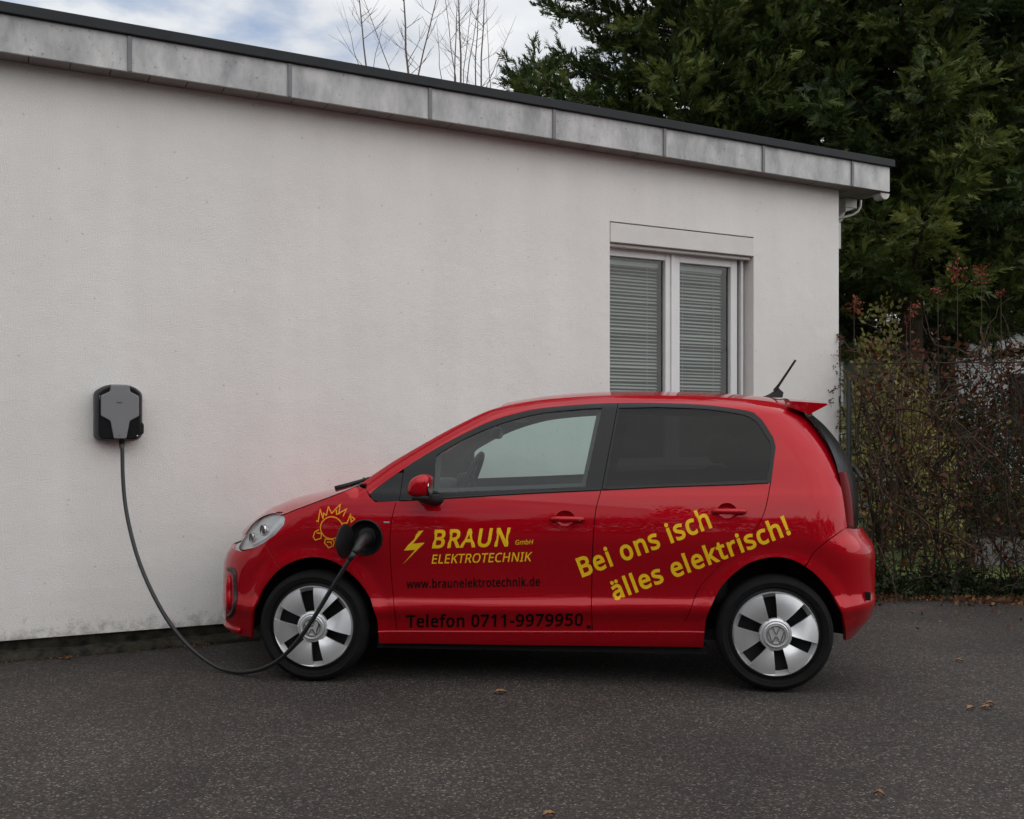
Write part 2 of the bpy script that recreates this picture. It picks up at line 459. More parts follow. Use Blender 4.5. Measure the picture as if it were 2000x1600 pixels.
M['alloy'] = simple('silver_hubcap', (0.72, 0.72, 0.725), 0.30, 0.6, var=0.06, vscale=10)
M['chrome'] = simple('chrome', (0.75, 0.75, 0.76), 0.12, 1.0)
M['gap'] = simple('shut_line', (0.004, 0.003, 0.003), 0.9)
M['side_glass'] = glass('car_side_glass', (0.67, 0.79, 0.765), f0=.036)
M['privacy'] = glass('privacy_glass', (0.12, 0.127, 0.127), f0=.022)
M['lamp_glass'] = glass('lamp_glass', (0.92, 0.93, 0.93))
M['lamp_bowl'] = simple('lamp_bowl_silver', (0.62, 0.625, 0.63), 0.3, 0.6)
M['tail_red'] = simple('tail_lamp_red', (0.13, 0.0015, 0.003), 0.25, spec=.12)
M['yellow'] = simple('yellow_vinyl', (0.86, 0.52, 0.012), 0.45, spec=.25)
M['orange'] = simple('orange_yellow_vinyl', (0.80, 0.34, 0.014), 0.45, spec=.25)
M['black_vinyl'] = simple('black_vinyl', (0.008, 0.003, 0.003), 0.5, spec=.12)
M['grey_trim'] = simple('grey_bumper_trim', (0.022, 0.0225, 0.024), 0.5)
M['box_grey'] = simple('charger_grey', (0.20, 0.20, 0.205), 0.42, 0.2, var=0.04, vscale=6)
M['box_side'] = simple('charger_side_grey', (0.07, 0.07, 0.073), 0.6)
M['cable'] = simple('cable_rubber', (0.011, 0.0115, 0.012), 0.45)
M['bark'] = simple('brown_bark', (0.07, 0.05, 0.035), 0.95, var=0.35, vscale=14, bump=0.8, bscale=40)
M['twig'] = simple('pale_twig', (0.17, 0.125, 0.105), 0.9, var=0.25, vscale=8)
M['hedge_twig'] = simple('dark_twig', (0.045, 0.029, 0.019), 0.95, var=0.4, vscale=5)
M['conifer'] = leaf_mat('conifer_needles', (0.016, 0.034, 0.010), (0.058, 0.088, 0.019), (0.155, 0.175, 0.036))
M['wood_leaf'] = leaf_mat('far_wood_leaves', (0.006, 0.012, 0.005), (0.014, 0.022, 0.008), (0.03, 0.035, 0.012), trans=.1)
M['hedge_leaf'] = leaf_mat('hedge_leaves', (0.06, 0.016, 0.010), (0.13, 0.046, 0.020), (0.20, 0.13, 0.04))
M['ivy_leaf'] = leaf_mat('ground_cover_leaves', (0.015, 0.026, 0.010), (0.03, 0.045, 0.014), (0.06, 0.06, 0.02))
M['green_leaf'] = leaf_mat('bright_green_leaves', (0.05, 0.10, 0.015), (0.12, 0.19, 0.03), (0.20, 0.27, 0.05), trans=.3)
M['red_leaf'] = leaf_mat('red_shoot_leaves', (0.10, 0.012, 0.009), (0.21, 0.035, 0.02), (0.29, 0.09, 0.045))
M['gold_leaf'] = leaf_mat('golden_shrub_leaves', (0.16, 0.155, 0.04), (0.36, 0.33, 0.11), (0.55, 0.50, 0.24), trans=0.45)
M['litter'] = leaf_mat('fallen_leaf_brown', (0.05, 0.022, 0.012), (0.14, 0.06, 0.025), (0.30, 0.16, 0.07), trans=0.1)
M['red_twig'] = simple('red_brown_cane', (0.085, 0.042, 0.026), 0.8, var=0.4, vscale=5)
M['wire'] = simple('fence_wire', (0.03, 0.034, 0.03), 0.6, 0.4)
M['lawn'] = simple('lawn_green', (0.10, 0.15, 0.025), 0.9, var=0.4, vscale=6, bump=0.6, bscale=80)
M['soil'] = simple('garden_soil', (0.035, 0.028, 0.02), 0.95, var=0.4, vscale=5, bump=0.8, bscale=30)
M['path'] = simple('grey_garden_stone', (0.22, 0.215, 0.21), 0.9, var=0.2, vscale=6)
M['shed'] = simple('pale_shed_wall', (0.55, 0.55, 0.57), 0.8, var=0.08, vscale=2)
M['shed_roof'] = simple('pale_shed_roof', (0.60, 0.60, 0.62), 0.7)

# ------------------------------------------------------------------ ground
def sheet(name, pts, z, mat):
    o = link(name, mesh_from([(x, y, z) for x, y in pts], [range(len(pts))], mat, smooth=False))
    o['kind'] = 'structure'
    return o
sheet('ground', [(-300, -300), (300, -300), (300, 300), (-300, 300)], -0.02, M['soil'])
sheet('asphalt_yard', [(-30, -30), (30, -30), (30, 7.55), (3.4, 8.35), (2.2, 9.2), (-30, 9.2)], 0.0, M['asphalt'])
sheet('lawn', [(2.9, 9.6), (40, 8.6), (40, 60), (-20, 60), (-20, 22), (2.9, 22)], -0.012, M['lawn'])

# ------------------------------------------------------------------ building
TH = math.atan2(0.4472, 0.8944)
A0 = (-2.9885, 5.977, 0.0)
bld = thing('flat_roofed_building', 'low cream rendered building with grey zinc roof edge and one window', 'building', A0, TH)
WALL_L, WALL_R = -5.0, 6.512
def zs_(a): return 3.500 - 0.0072 * a          # the roof falls gently to the gutter
OV = 0.172
W_A0, W_A1, W_Z0, W_Z1 = 4.179, 5.576, 1.02, 2.966

def front_wall():
    v, f = [], []
    def q(a0, z0, a1, z1, y=0.0):
        i = len(v); v.extend([(a0, y, z0), (a1, y, z0), (a1, y, z1[1]), (a0, y, z1[0])]); f.append((i, i + 1, i + 2, i + 3))
    zb = 0.112
    q(WALL_L, zb, W_A0, (zs_(WALL_L) + .02, zs_(W_A0) + .02)); q(W_A1, zb, WALL_R, (zs_(W_A1) + .02, zs_(WALL_R) + .02))
    q(W_A0, zb, W_A1, (W_Z0, W_Z0)); q(W_A0, W_Z1, W_A1, (zs_(W_A0) + .02, zs_(W_A1) + .02))
    D = 0.17
    def r(p, q_):
        i = len(v); v.extend([(p[0], 0, p[1]), (q_[0], 0, q_[1]), (q_[0], D, q_[1]), (p[0], D, p[1])]); f.append((i, i + 1, i + 2, i + 3))
    r((W_A0, W_Z1), (W_A0, W_Z0)); r((W_A0, W_Z0), (W_A1, W_Z0)); r((W_A1, W_Z0), (W_A1, W_Z1)); r((W_A1, W_Z1), (W_A0, W_Z1))
    # side wall, back wall, underside lip
    i = len(v); B = 7.0
    v.extend([(WALL_R, 0, zb), (WALL_R, B, zb), (WALL_R, B, zs_(WALL_R) + .02), (WALL_R, 0, zs_(WALL_R) + .02)]); f.append((i, i + 1, i + 2, i + 3))
    i = len(v); v.extend([(WALL_R, B, 0), (WALL_L, B, 0), (WALL_L, B, 3.5), (WALL_R, B, 3.45)]); f.append((i, i + 1, i + 2, i + 3))
    i = len(v); v.extend([(WALL_L, B, 0), (WALL_L, 0, 0), (WALL_L, 0, 3.5), (WALL_L, B, 3.5)]); f.append((i, i + 1, i + 2, i + 3))
    i = len(v); v.extend([(WALL_L, 0, zb), (WALL_L, .03, zb), (WALL_R, .03, zb), (WALL_R, 0, zb)]); f.append((i, i + 1, i + 2, i + 3))
    return v, f
v, f = front_wall()
link('wall', mesh_from(v, f, M['plaster'], smooth=False), bld)
MB().box((WALL_L, 0.018, -0.1), (WALL_R - .02, 0.10, 0.110)).build('plinth', M['concrete'], bld)
MB().box((WALL_R - .10, 0.02, -0.1), (WALL_R - .015, 7, 0.111)).build('plinth', M['concrete'], bld)
# fascia
ROOF_R = 6.938
seams = [0.694 + 0.967 * k for k in range(-6, 7)]
edges = [WALL_L - .4] + [s for s in seams if s > WALL_L] + [ROOF_R]
def slab(name, a0, a1, y0, y1, zlo, zhi, mat, dz=0.0, bev=0.0):
    """box following the falling roof line; zlo, zhi relative to the soffit"""
    m = MB()
    vs = [m.bm.verts.new(p) for p in [(a0, y0, zs_(a0) + zlo), (a1, y0, zs_(a1) + zlo), (a1, y1, zs_(a1) + zlo), (a0, y1, zs_(a0) + zlo),
                                      (a0, y0, zs_(a0) + zhi), (a1, y0, zs_(a1) + zhi), (a1, y1, zs_(a1) + zhi), (a0, y1, zs_(a0) + zhi)]]
    for q in [(0, 3, 2, 1), (4, 5, 6, 7), (0, 1, 5, 4), (1, 2, 6, 5), (2, 3, 7, 6), (3, 0, 4, 7)]:
        m.bm.faces.new([vs[i] for i in q])
    if bev:
        bmesh.ops.bevel(m.bm, geom=m.bm.edges[:], offset=bev, segments=2, profile=0.5, affect='EDGES')
    return m.build(name, mat, bld)
for i, (a0, a1) in enumerate(zip(edges, edges[1:])):
    dy = random.uniform(-0.0015, 0.0015)
    slab('fascia_panel', a0 + .004, a1 - .004, -OV + dy, -OV + .02 + dy, random.uniform(-.001, .001), 0.212, M['zinc'])
for s in edges[1:-1]:
    slab('seam_cover', s - .013, s + .013, -OV - .012, -OV - .003, -0.004, 0.210, M['seam'], bev=.003)
slab('roof_trim', WALL_L - .4, ROOF_R + .035, -OV - .028, -OV + .10, 0.214, 0.277, M['cap'], bev=.004)
slab('roof_trim', ROOF_R - .06, ROOF_R + .034, -OV + .102, 7.2, 0.214, 0.276, M['cap'], bev=.004)
slab('roof_slab', WALL_L - .4, ROOF_R - .062, -OV + .103, 7.2, 0.15, 0.262, M['cap'])
slab('fascia_backing', WALL_L - .4, ROOF_R - .03, -OV + .022, -OV + .05, 0.012, 0.213, M['seam'])
slab('fascia_end', ROOF_R - .022, ROOF_R, -OV + .024, -OV + .30, 0.0, 0.212, M['zinc'])
slab('fascia_end', ROOF_R - .022, ROOF_R, -OV + .304, 7.2, 0.06, 0.212, M['zinc'])
a = WALL_L - .4; k = 0
while a < ROOF_R - .06:
    w_ = 0.222
    slab('soffit_board', a + .002, min(a + w_ - .003, ROOF_R - .024), -OV + .021, 0.04 if a < WALL_R - .3 else .30, 0.003 + random.uniform(0, .003), 0.0115, M['soffit'])
    a += w_
slab('soffit_board', WALL_R - .05, ROOF_R - .024, .302, 7.0, 0.004, 0.0115, M['soffit'])
# gutter along the right eave, its outlet and a downpipe
def gutter():
    m = MB(); R = .052; ga = ROOF_R - .035
    ends = []
    for y in (-OV + .02, -.06):
        ring = []
        for rr in (R, R - .004):
            ring.append([m.bm.verts.new((ga + rr * math.cos(t), y, zs_(ga) - .012 + rr * math.sin(t))) for t in [PI + PI * k / 10 for k in range(11)]])
        ends.append(ring)
    for k in range(10):
        m.bm.faces.new((ends[0][0][k], ends[0][0][k + 1], ends[1][0][k + 1], ends[1][0][k]))
        m.bm.faces.new((ends[0][1][k], ends[1][1][k], ends[1][1][k + 1], ends[0][1][k + 1]))
        m.bm.faces.new((ends[0][0][k], ends[0][1][k], ends[0][1][k + 1], ends[0][0][k + 1]))
    m.bm.faces.new(ends[0][1])
    m.bm.faces.new(ends[1][0])
    return m
gutter().build('gutter', M['gutter'], bld, smooth=True, angle=40)
gz = zs_(ROOF_R)
MB().box((ROOF_R - .19, .16, gz - .085), (ROOF_R - .05, .34, gz + .002), .006).prism([(ROOF_R - .185, gz - .125), (ROOF_R - .08, gz - .086), (ROOF_R - .185, gz - .086)], .165, .335).build('rainwater_box', M['gutter'], bld)
MB().tube([(ROOF_R + .005, .17, gz + .0), (ROOF_R + .0, .17, gz - .06), (ROOF_R - .03, .17, gz - .105), (ROOF_R - .09, .17, gz - .14), (ROOF_R - .20, .17, gz - .175), (WALL_R + .01, .17, gz - .20)], .011, 8).build('gutter_bracket', M['gutter'], bld, smooth=True)
MB().tube([(ROOF_R - .15, .25, gz - .09), (ROOF_R - .17, .25, gz - .16), (ROOF_R - .28, .25, gz - .24), (WALL_R + .055, .25, gz - .32), (WALL_R + .05, .25, gz - .40), (WALL_R + .05, .25, .1)], .038, 14).build('downpipe', M['gutter'], bld, smooth=True, angle=50)
MB().box((WALL_R + .002, .012, gz - .50), (WALL_R + .040, .05, gz - .27), .006).build('pipe_cover', M['gutter'], bld)

# window set into the wall
win = link('window', None, bld)
FD = 0.120    # depth of the frame face behind the wall face
def wbox(name, a0, z0, a1, z1, y0, y1, mat, bev=.004):
    return MB().box((a0, y0, z0), (a1, y1, z1), bev).build(name, mat, win)
wbox('shutter_box', W_A0 + .003, 2.806, W_A1 - .003, W_Z1 - .012, -.006, .168, M['shutter'])
wbox('shutter_rail', W_A0 + .006, 2.780, W_A1 - .008, 2.803, .03, .075, M['shutter'])
fz0, fz1 = W_Z0 + .03, 2.802
def ring(name, a0, z0, a1, z1, wd, y0, y1, mat, bev=.004):
    m = MB()
    m.box((a0, y0, z0), (a0 + wd, y1, z1), bev); m.box((a1 - wd, y0, z0), (a1, y1, z1), bev)
    m.box((a0 + wd - .0005, y0 + .0006, z1 - wd), (a1 - wd + .0005, y1 - .0006, z1), bev * .5); m.box((a0 + wd - .0005, y0 + .0006, z0), (a1 - wd + .0005, y1 - .0006, z0 + wd), bev * .5)
    return m.build(name, mat, win)
ring('frame', W_A0 - .11, fz0, W_A1 - .006, fz1, .062, FD, .160, M['pvc'])
ring('sash', W_A0 - .062, fz0 + .03, 4.832, fz1 - .012, .066, FD - .018, FD + .03, M['pvc'], .007)
ring('sash', 4.838, fz0 + .03, 5.491, fz1 - .012, .070, FD - .018, FD + .03, M['pvc'], .007)
wbox('mullion_cover', 4.815, fz0 + .032, 4.858, fz1 - .014, FD - .030, FD - .0185, M['pvc'], .005)
wbox('shutter_guide', 5.512, fz0, 5.534, fz1 - .004, FD - .040, FD - .001, M['pvc'], .003)
wbox('seal', 5.4925, fz0 + .03, 5.5055, fz1 - .012, FD - .008, FD - .0012, M['rubber'], .001)
for (p0, p1) in ((W_A0 + .004, 4.766), (4.908, 5.421)):
    link('pane', mesh_from([(p0 - .004, FD + .014, fz0 + .095), (p1 + .004, FD + .014, fz0 + .095), (p1 + .004, FD + .014, fz1 - .08), (p0 - .004, FD + .014, fz1 - .08)], [(0, 1, 2, 3)], M['pane'], smooth=False), win)
wbox('window_board', W_A0 + .002, W_Z0 + .002, W_A1 - .002, W_Z0 + .028, -.04, .10, M['zinc'])
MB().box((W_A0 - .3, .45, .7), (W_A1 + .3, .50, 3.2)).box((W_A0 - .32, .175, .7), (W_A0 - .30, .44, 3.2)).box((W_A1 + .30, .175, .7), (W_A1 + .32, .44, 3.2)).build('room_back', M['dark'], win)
# venetian blinds behind the two panes
slat_me = None
for bi, (p0, p1, lab) in enumerate(((W_A0 - .02, 4.735, 'grey venetian blind behind the left pane of the window'), (4.888, 5.375, 'grey venetian blind behind the right pane of the window'))):
    c, s_ = math.cos(TH), math.sin(TH)
    def w2(a_, y_): return (A0[0] + c * a_ - s_ * y_, A0[1] + s_ * a_ + c * y_)
    bl = thing('venetian_blind', lab, 'blind', (*w2(p0, FD + .062), fz0 + .1), TH, 'blinds in the window')
    H = fz1 - .10 - (fz0 + .1); n = int(H / .0275)
    for k in range(n - 1):
        if slat_me is None:
            L_ = p1 - p0
            vv, ff = [], []
            for xx in np.linspace(0, L_, 9):
                for t in (-1, -.35, .35, 1):
                    vv.append((xx, t * .0115 * .66 - (1 - t * t) * .001, t * .0076 + (1 - t * t) * .002))
            for i in range(8):
                for j in range(3):
                    q = i * 4 + j; ff.append((q, q + 4, q + 5, q + 1))
            slat_me = mesh_from(vv, ff, M['blind'], 'slat')
        o = link('slat', slat_me, bl, (0, random.uniform(-.001, .001), 0.03 + k * .0275 + random.uniform(-.0025, .0025)))
        o.rotation_euler = (random.uniform(-.22, .22), random.uniform(-.006, .006), 0)
        o.scale.x = (p1 - p0) / L_
    MB().box((-.005, -.016, H - .035), (p1 - p0 + .005, .016, H + .004), .003).build('head_rail', M['blind'], bl)
    for t in (.18, .82):
        MB().tube([((p1 - p0) * t, -.019, .02), ((p1 - p0) * t, -.019, H - .03)], .0018, 5).build('ladder_cord', M['blind'], bl)

# kerb strip at the foot of the wall
def kerb():
    m = MB()
    n = 60; rows = []
    prof = [(-.095, -.05), (-.090, .008), (-.076, .028), (-.045, .040), (.017, .050)]
    for i in range(n + 1):
        a_ = WALL_L + (WALL_R - WALL_L) * i / n
        rows.append([m.bm.verts.new((a_, y_ + random.uniform(-.01, .01) * (j < 4), z_ + random.uniform(-.007, .007))) for j, (y_, z_) in enumerate(prof)])
    for r0, r1 in zip(rows, rows[1:]):
        for j in range(len(prof) - 1):
            m.bm.faces.new((r0[j], r1[j], r1[j + 1], r0[j + 1]))
    o = m.build('kerb_strip', M['concrete'], None, A0, TH, smooth=True)
    o['kind'] = 'structure'
kerb()

# ------------------------------------------------------------------ wall charger
def wall_pt(a_, y_, z_):
    c, s_ = math.cos(TH), math.sin(TH)
    return (A0[0] + c * a_ - s_ * y_, A0[1] + s_ * a_ + c * y_, z_)
wb = thing('wall_charger', 'black and grey car charging box mounted on the cream wall', 'charging station', wall_pt(.505, -.001, 1.283), TH)
def rnd_poly(pts, r=.012, n=3):
    out = []
    for i in range(len(pts)):
        p0, p1, p2 = Vector(pts[i - 1]), Vector(pts[i]), Vector(pts[(i + 1) % len(pts)])
        d0, d1 = (p0 - p1), (p2 - p1)
        rr = min(r, d0.length * .45, d1.length * .45)
        a_, b_ = p1 + d0.normalized() * rr, p1 + d1.normalized() * rr
        for k in range(n + 1):
            t = k / n
            out.append(tuple(a_ * (1 - t) ** 2 + p1 * 2 * t * (1 - t) + b_ * t * t))
    return out
bw, bh = .272, .338
outer = rnd_poly([(0, .02), (.03, .0), (bw - .03, .0), (bw, .03), (bw, bh - .05), (bw - .035, bh - .018), (bw * .70, bh), (bw * .30, bh), (.035, bh - .018), (0, bh - .045)], .02)
MB().prism([(x, z) for x, z in outer], -.085, 0, .004).build('housing', M['box_side'], wb)
inner = [(bw * .515 + (x - bw / 2) * .90, bh / 2 + (z - bh / 2) * .975) for x, z in outer]
MB().prism(inner, -.122, -.0855, .010).build('front_cover', M['black_gloss'], wb)
shield = rnd_poly([(bw * .36, .012), (bw * .64, .012), (bw * .72, .118), (bw * .93, .148), (bw * .93, .268), (bw * .73, .294), (bw * .71, bh - .006), (bw * .29, bh - .006), (bw * .27, .294), (bw * .07, .268), (bw * .07, .148), (bw * .28, .118)], .008)
shield = [(bw * .515 + (x - bw / 2) * .92, z) for x, z in shield]
MB().prism(shield, -.134, -.1225, .004).build('front_plate', M['box_grey'], wb)
MB().box((.024, -.1262, .245), (.029, -.1222, .268), .001).build('status_light', M['chrome'], wb)
MB().prism(rnd_poly([(bw - .012, .03), (bw + .006, .045), (bw + .006, .10), (bw - .012, .115)], .008), -.11, -.06, .003).build('lock_button', M['black_plastic'], wb)
MB().box((bw - .038, -.1262, .022), (bw - .028, -.1222, .032), .002).build('key_cover', M['chrome'], wb)
MB().box((bw * .44, -.1365, .226), (bw * .56, -.1342, .232), .001).build('nameplate', M['box_side'], wb)
MB().prism([(bw * .47, .034), (bw * .5, .028), (bw * .53, .034), (bw * .5, .031)], -.1362, -.1342).build('arrow_mark', M['black_plastic'], wb)
MB().lathe([(.0, 0.004), (.017, 0.004), (.017, -.02), (.013, -.05), (.0, -.05)], 16, 'z', (bw * .575, -.065, 0)).build('cable_gland', M['black_plastic'], wb, smooth=True, angle=40)

# ------------------------------------------------------------------ the car: frame and body surface
F0 = np.array([-1.059, 5.445]); EU = np.array([.99537, -.0962]); EW = np.array([.0962, .99537])
WREF = .79
WB = 2.412
CO = F0 + WREF * EW
car = thing('parked_car', 'small red five door car plugged into the wall charger, with yellow lettering on its doors', 'car', (CO[0], CO[1], 0), math.atan2(EU[1], EU[0]))

def unproj(x, y, w):
    """point of the lateral plane w seen at photo position x, y -> (u, z)"""
    dx = (x - 1000) / 2000
    t = (w + WREF + EW[0] * F0[0] + EW[1] * F0[1]) / (EW[0] * dx + EW[1])
    X, Y = t * dx, t
    u = (X - F0[0]) * EU[0] + (Y - F0[1]) * EU[1]
    return u, CAM_H - (y - 860) / 2000 * t

def pchip(xs, ys):
    xs, ys = np.asarray(xs, float), np.asarray(ys, float)
    h = np.diff(xs); d = np.diff(ys) / h
    m = np.zeros_like(ys)
    m[1:-1] = np.where(d[:-1] * d[1:] > 0, 2 * d[:-1] * d[1:] / np.where(d[:-1] + d[1:] == 0, 1, d[:-1] + d[1:]), 0)
    m[0], m[-1] = d[0], d[-1]
    def f(x):
        x = np.clip(np.asarray(x, float), xs[0], xs[-1])
        i = np.clip(np.searchsorted(xs, x) - 1, 0, len(xs) - 2)
        t = (x - xs[i]) / h[i]
        return ((2 * t**3 - 3 * t**2 + 1) * ys[i] + (t**3 - 2 * t**2 + t) * h[i] * m[i] + (-2 * t**3 + 3 * t**2) * ys[i + 1] + (t**3 - t**2) * h[i] * m[i + 1])
    return f

base = pchip([.10, .18, .225, .2840, .31, .34, .408, .422, .47, .58, .70, .79, .86, .93, 1.00, 1.03, 1.20, 1.38, 1.45, 1.50, 1.56],
             [.60, .715, .738, .7555, .7633, .7715, .7985, .7975, .780, .789, .806, .8145, .811, .799, .781, .769, .711, .640, .605, .56, .50])
PN, LN, LT = 2.6, .50, .42
RISE, SILL_Z = 0.0163, 0.2843
uf = pchip([.0, .20, .30, .45, .58, .64, .70, .80, .90, 1.0], [-.60, -.655, -.675, -.680, -.672, -.655, -.615, -.545, -.46, -.36])
ur = pchip([.0, .22, .27, .35, .45, .55, .68, .73, .77, .81, .86, .90, 1.0, 1.1, 1.2, 1.3, 1.4, 1.5, 1.6],
           [2.90, 2.93, 2.965, 3.025, 3.05, 3.045, 3.035, 3.02, 2.99, 2.965, 2.957, 2.953, 2.945, 2.92, 2.88, 2.82, 2.74, 2.65, 2.55])
FW = (0.0, .294); RW = (WB, .297)

def S(u, z):
    u, z = np.asarray(u, float), np.asarray(z, float)
    zz_ = z - RISE * (np.clip(u, -.2, 2.6) - 1.2) * np.clip((.75 - z) / .3, 0, 1)
    w = base(zz_) - .018 * ((u - 1.15) / 1.7) ** 2
    # flared wheel arches
    for (cu, cz) in (FW, RW):
        r = np.hypot(u - cu, (z - cz) * .93)
        low = np.clip((.80 - z) / .15, 0, 1)
        t = np.clip((r - .335) / .085, 0, 1)
        w = w + .016 * (1 - t * t * (3 - 2 * t)) * low
    d = np.clip((u - uf(z)) / LN, 0, 1)
    w = w * np.power(np.maximum(1 - np.power(1 - d, PN), 1e-6), 1 / PN)
    d = np.clip((ur(z) - u) / LT, 0, 1)
    w = w * np.power(np.maximum(1 - np.power(1 - d, PN), 1e-6), 1 / PN)
    if SEAM is not None:
        d = (SEAM(u) - z) * SEAMC(u)
        t = np.clip(1 - d / .075, 0, 1.2)
        w = w - .050 * t * t
    return w
SEAM = None

def p2s(x, y, w0=-.76):
    w = w0
    for k in range(30):
        u, z = unproj(x, y, w)
        w = .5 * w + .5 * (-float(S(u, z)))
    return unproj(x, y, w)
def P(pts): return [p2s(*p) for p in pts]
def PW(pts, w): return [unproj(x, y, w) for x, y in pts]

def smooth_line(pts, step=.02):
    """Catmull-Rom through pts (any dimension), even spacing"""
    p = [np.array(q, float) for q in pts]
    p = [2 * p[0] - p[1]] + p + [2 * p[-1] - p[-2]]
    out = []
    for i in range(1, len(p) - 2):
        n = max(1, int(np.linalg.norm(p[i + 1] - p[i]) / step))
        for k in range(n):
            t = k / n
            out.append(.5 * ((2 * p[i]) + (-p[i - 1] + p[i + 1]) * t + (2 * p[i - 1] - 5 * p[i] + 4 * p[i + 1] - p[i + 2]) * t * t + (-p[i - 1] + 3 * p[i] - 3 * p[i + 1] + p[i + 2]) * t**3))
    out.append(p[-2])
    return [tuple(q) for q in out]

# upper seam of the body side: windscreen edge, roof rail, rear edge (photo positions on their lateral planes)
seam_px = [(700, 948, -.71), (730, 927, -.70), (760, 906, -.69), (800, 882, -.675), (850, 853, -.655), (900, 826, -.635), (960, 799, -.61), (1020, 785, -.585), (1090, 777, -.57), (1200, 771, -.56), (1330, 772, -.555), (1450, 778, -.55), (1520, 785, -.545), (1568, 795, -.54), (1600, 812, -.54)]
seam_uz = [unproj(*q) for q in seam_px]
_su = [q[0] for q in seam_uz]; _sz = [q[1] for q in seam_uz]
SEAM_raw = pchip(_su, _sz)
def SEAM_(u):
    u = np.asarray(u, float)
    lo = _sz[0] + (np.minimum(u, _su[0]) - _su[0]) * .62
    return np.where(u < _su[0], lo + np.clip((_su[0] - u) * 1.5, 0, 1), SEAM_raw(u))
def SEAMC_(u):
    e = .01
    s_ = (SEAM_raw(np.asarray(u) + e) - SEAM_raw(np.asarray(u) - e)) / (2 * e)
    return 1 / np.sqrt(1 + s_ * s_)
SEAM, SEAMC = SEAM_, SEAMC_

def in_poly(px, py, poly):
    poly = np.asarray(poly); n = len(poly)
    inside = np.zeros(len(px), bool)
    j = n - 1
    for i in range(n):
        xi, yi = poly[i]; xj, yj = poly[j]
        c = ((yi > py) != (yj > py)) & (px < (xj - xi) * (py - yi) / (yj - yi + 1e-12) + xi)
        inside ^= c
        j = i
    return inside

def densify(poly, res):
    out = []
    for i in range(len(poly)):
        a_, b_ = np.array(poly[i]), np.array(poly[(i + 1) % len(poly)])
        L_ = np.linalg.norm(b_ - a_)
        if L_ < 1e-5: continue
        n = max(1, int(math.ceil(L_ / res)))
        for k in range(n):
            out.append(tuple(a_ + (b_ - a_) * k / n))
    return out

# plan-warped coordinate for panels that wrap round the nose or the tail
LARC = .80
def warp_n(u, z):
    d = np.clip(np.asarray(u) - uf(z), 0, None)
    c = np.power(np.clip(1 - d / LN, 0, 1), PN / 2)
    return np.where(d < LN, np.arccos(np.clip(c, 0, 1)) / (PI / 2) * LARC, LARC + d - LN)
def unwarp_n(a_, z):
    a_ = np.asarray(a_)
    ph = np.clip(a_ / LARC, 0, 1) * PI / 2
    d = np.where(a_ < LARC, LN * (1 - np.power(np.cos(ph), 2 / PN)), a_ - LARC + LN)
    return uf(z) + d
def warp_t(u, z):
    d = np.clip(ur(z) - np.asarray(u), 0, None)
    c = np.power(np.clip(1 - d / LT, 0, 1), PN / 2)
    return -np.where(d < LT, np.arccos(np.clip(c, 0, 1)) / (PI / 2) * LARC, LARC + d - LT)
def unwarp_t(a_, z):
    a_ = -np.asarray(a_)
    ph = np.clip(a_ / LARC, 0, 1) * PI / 2
    d = np.where(a_ < LARC, LT * (1 - np.power(np.cos(ph), 2 / PN)), a_ - LARC + LT)
    return ur(z) - d

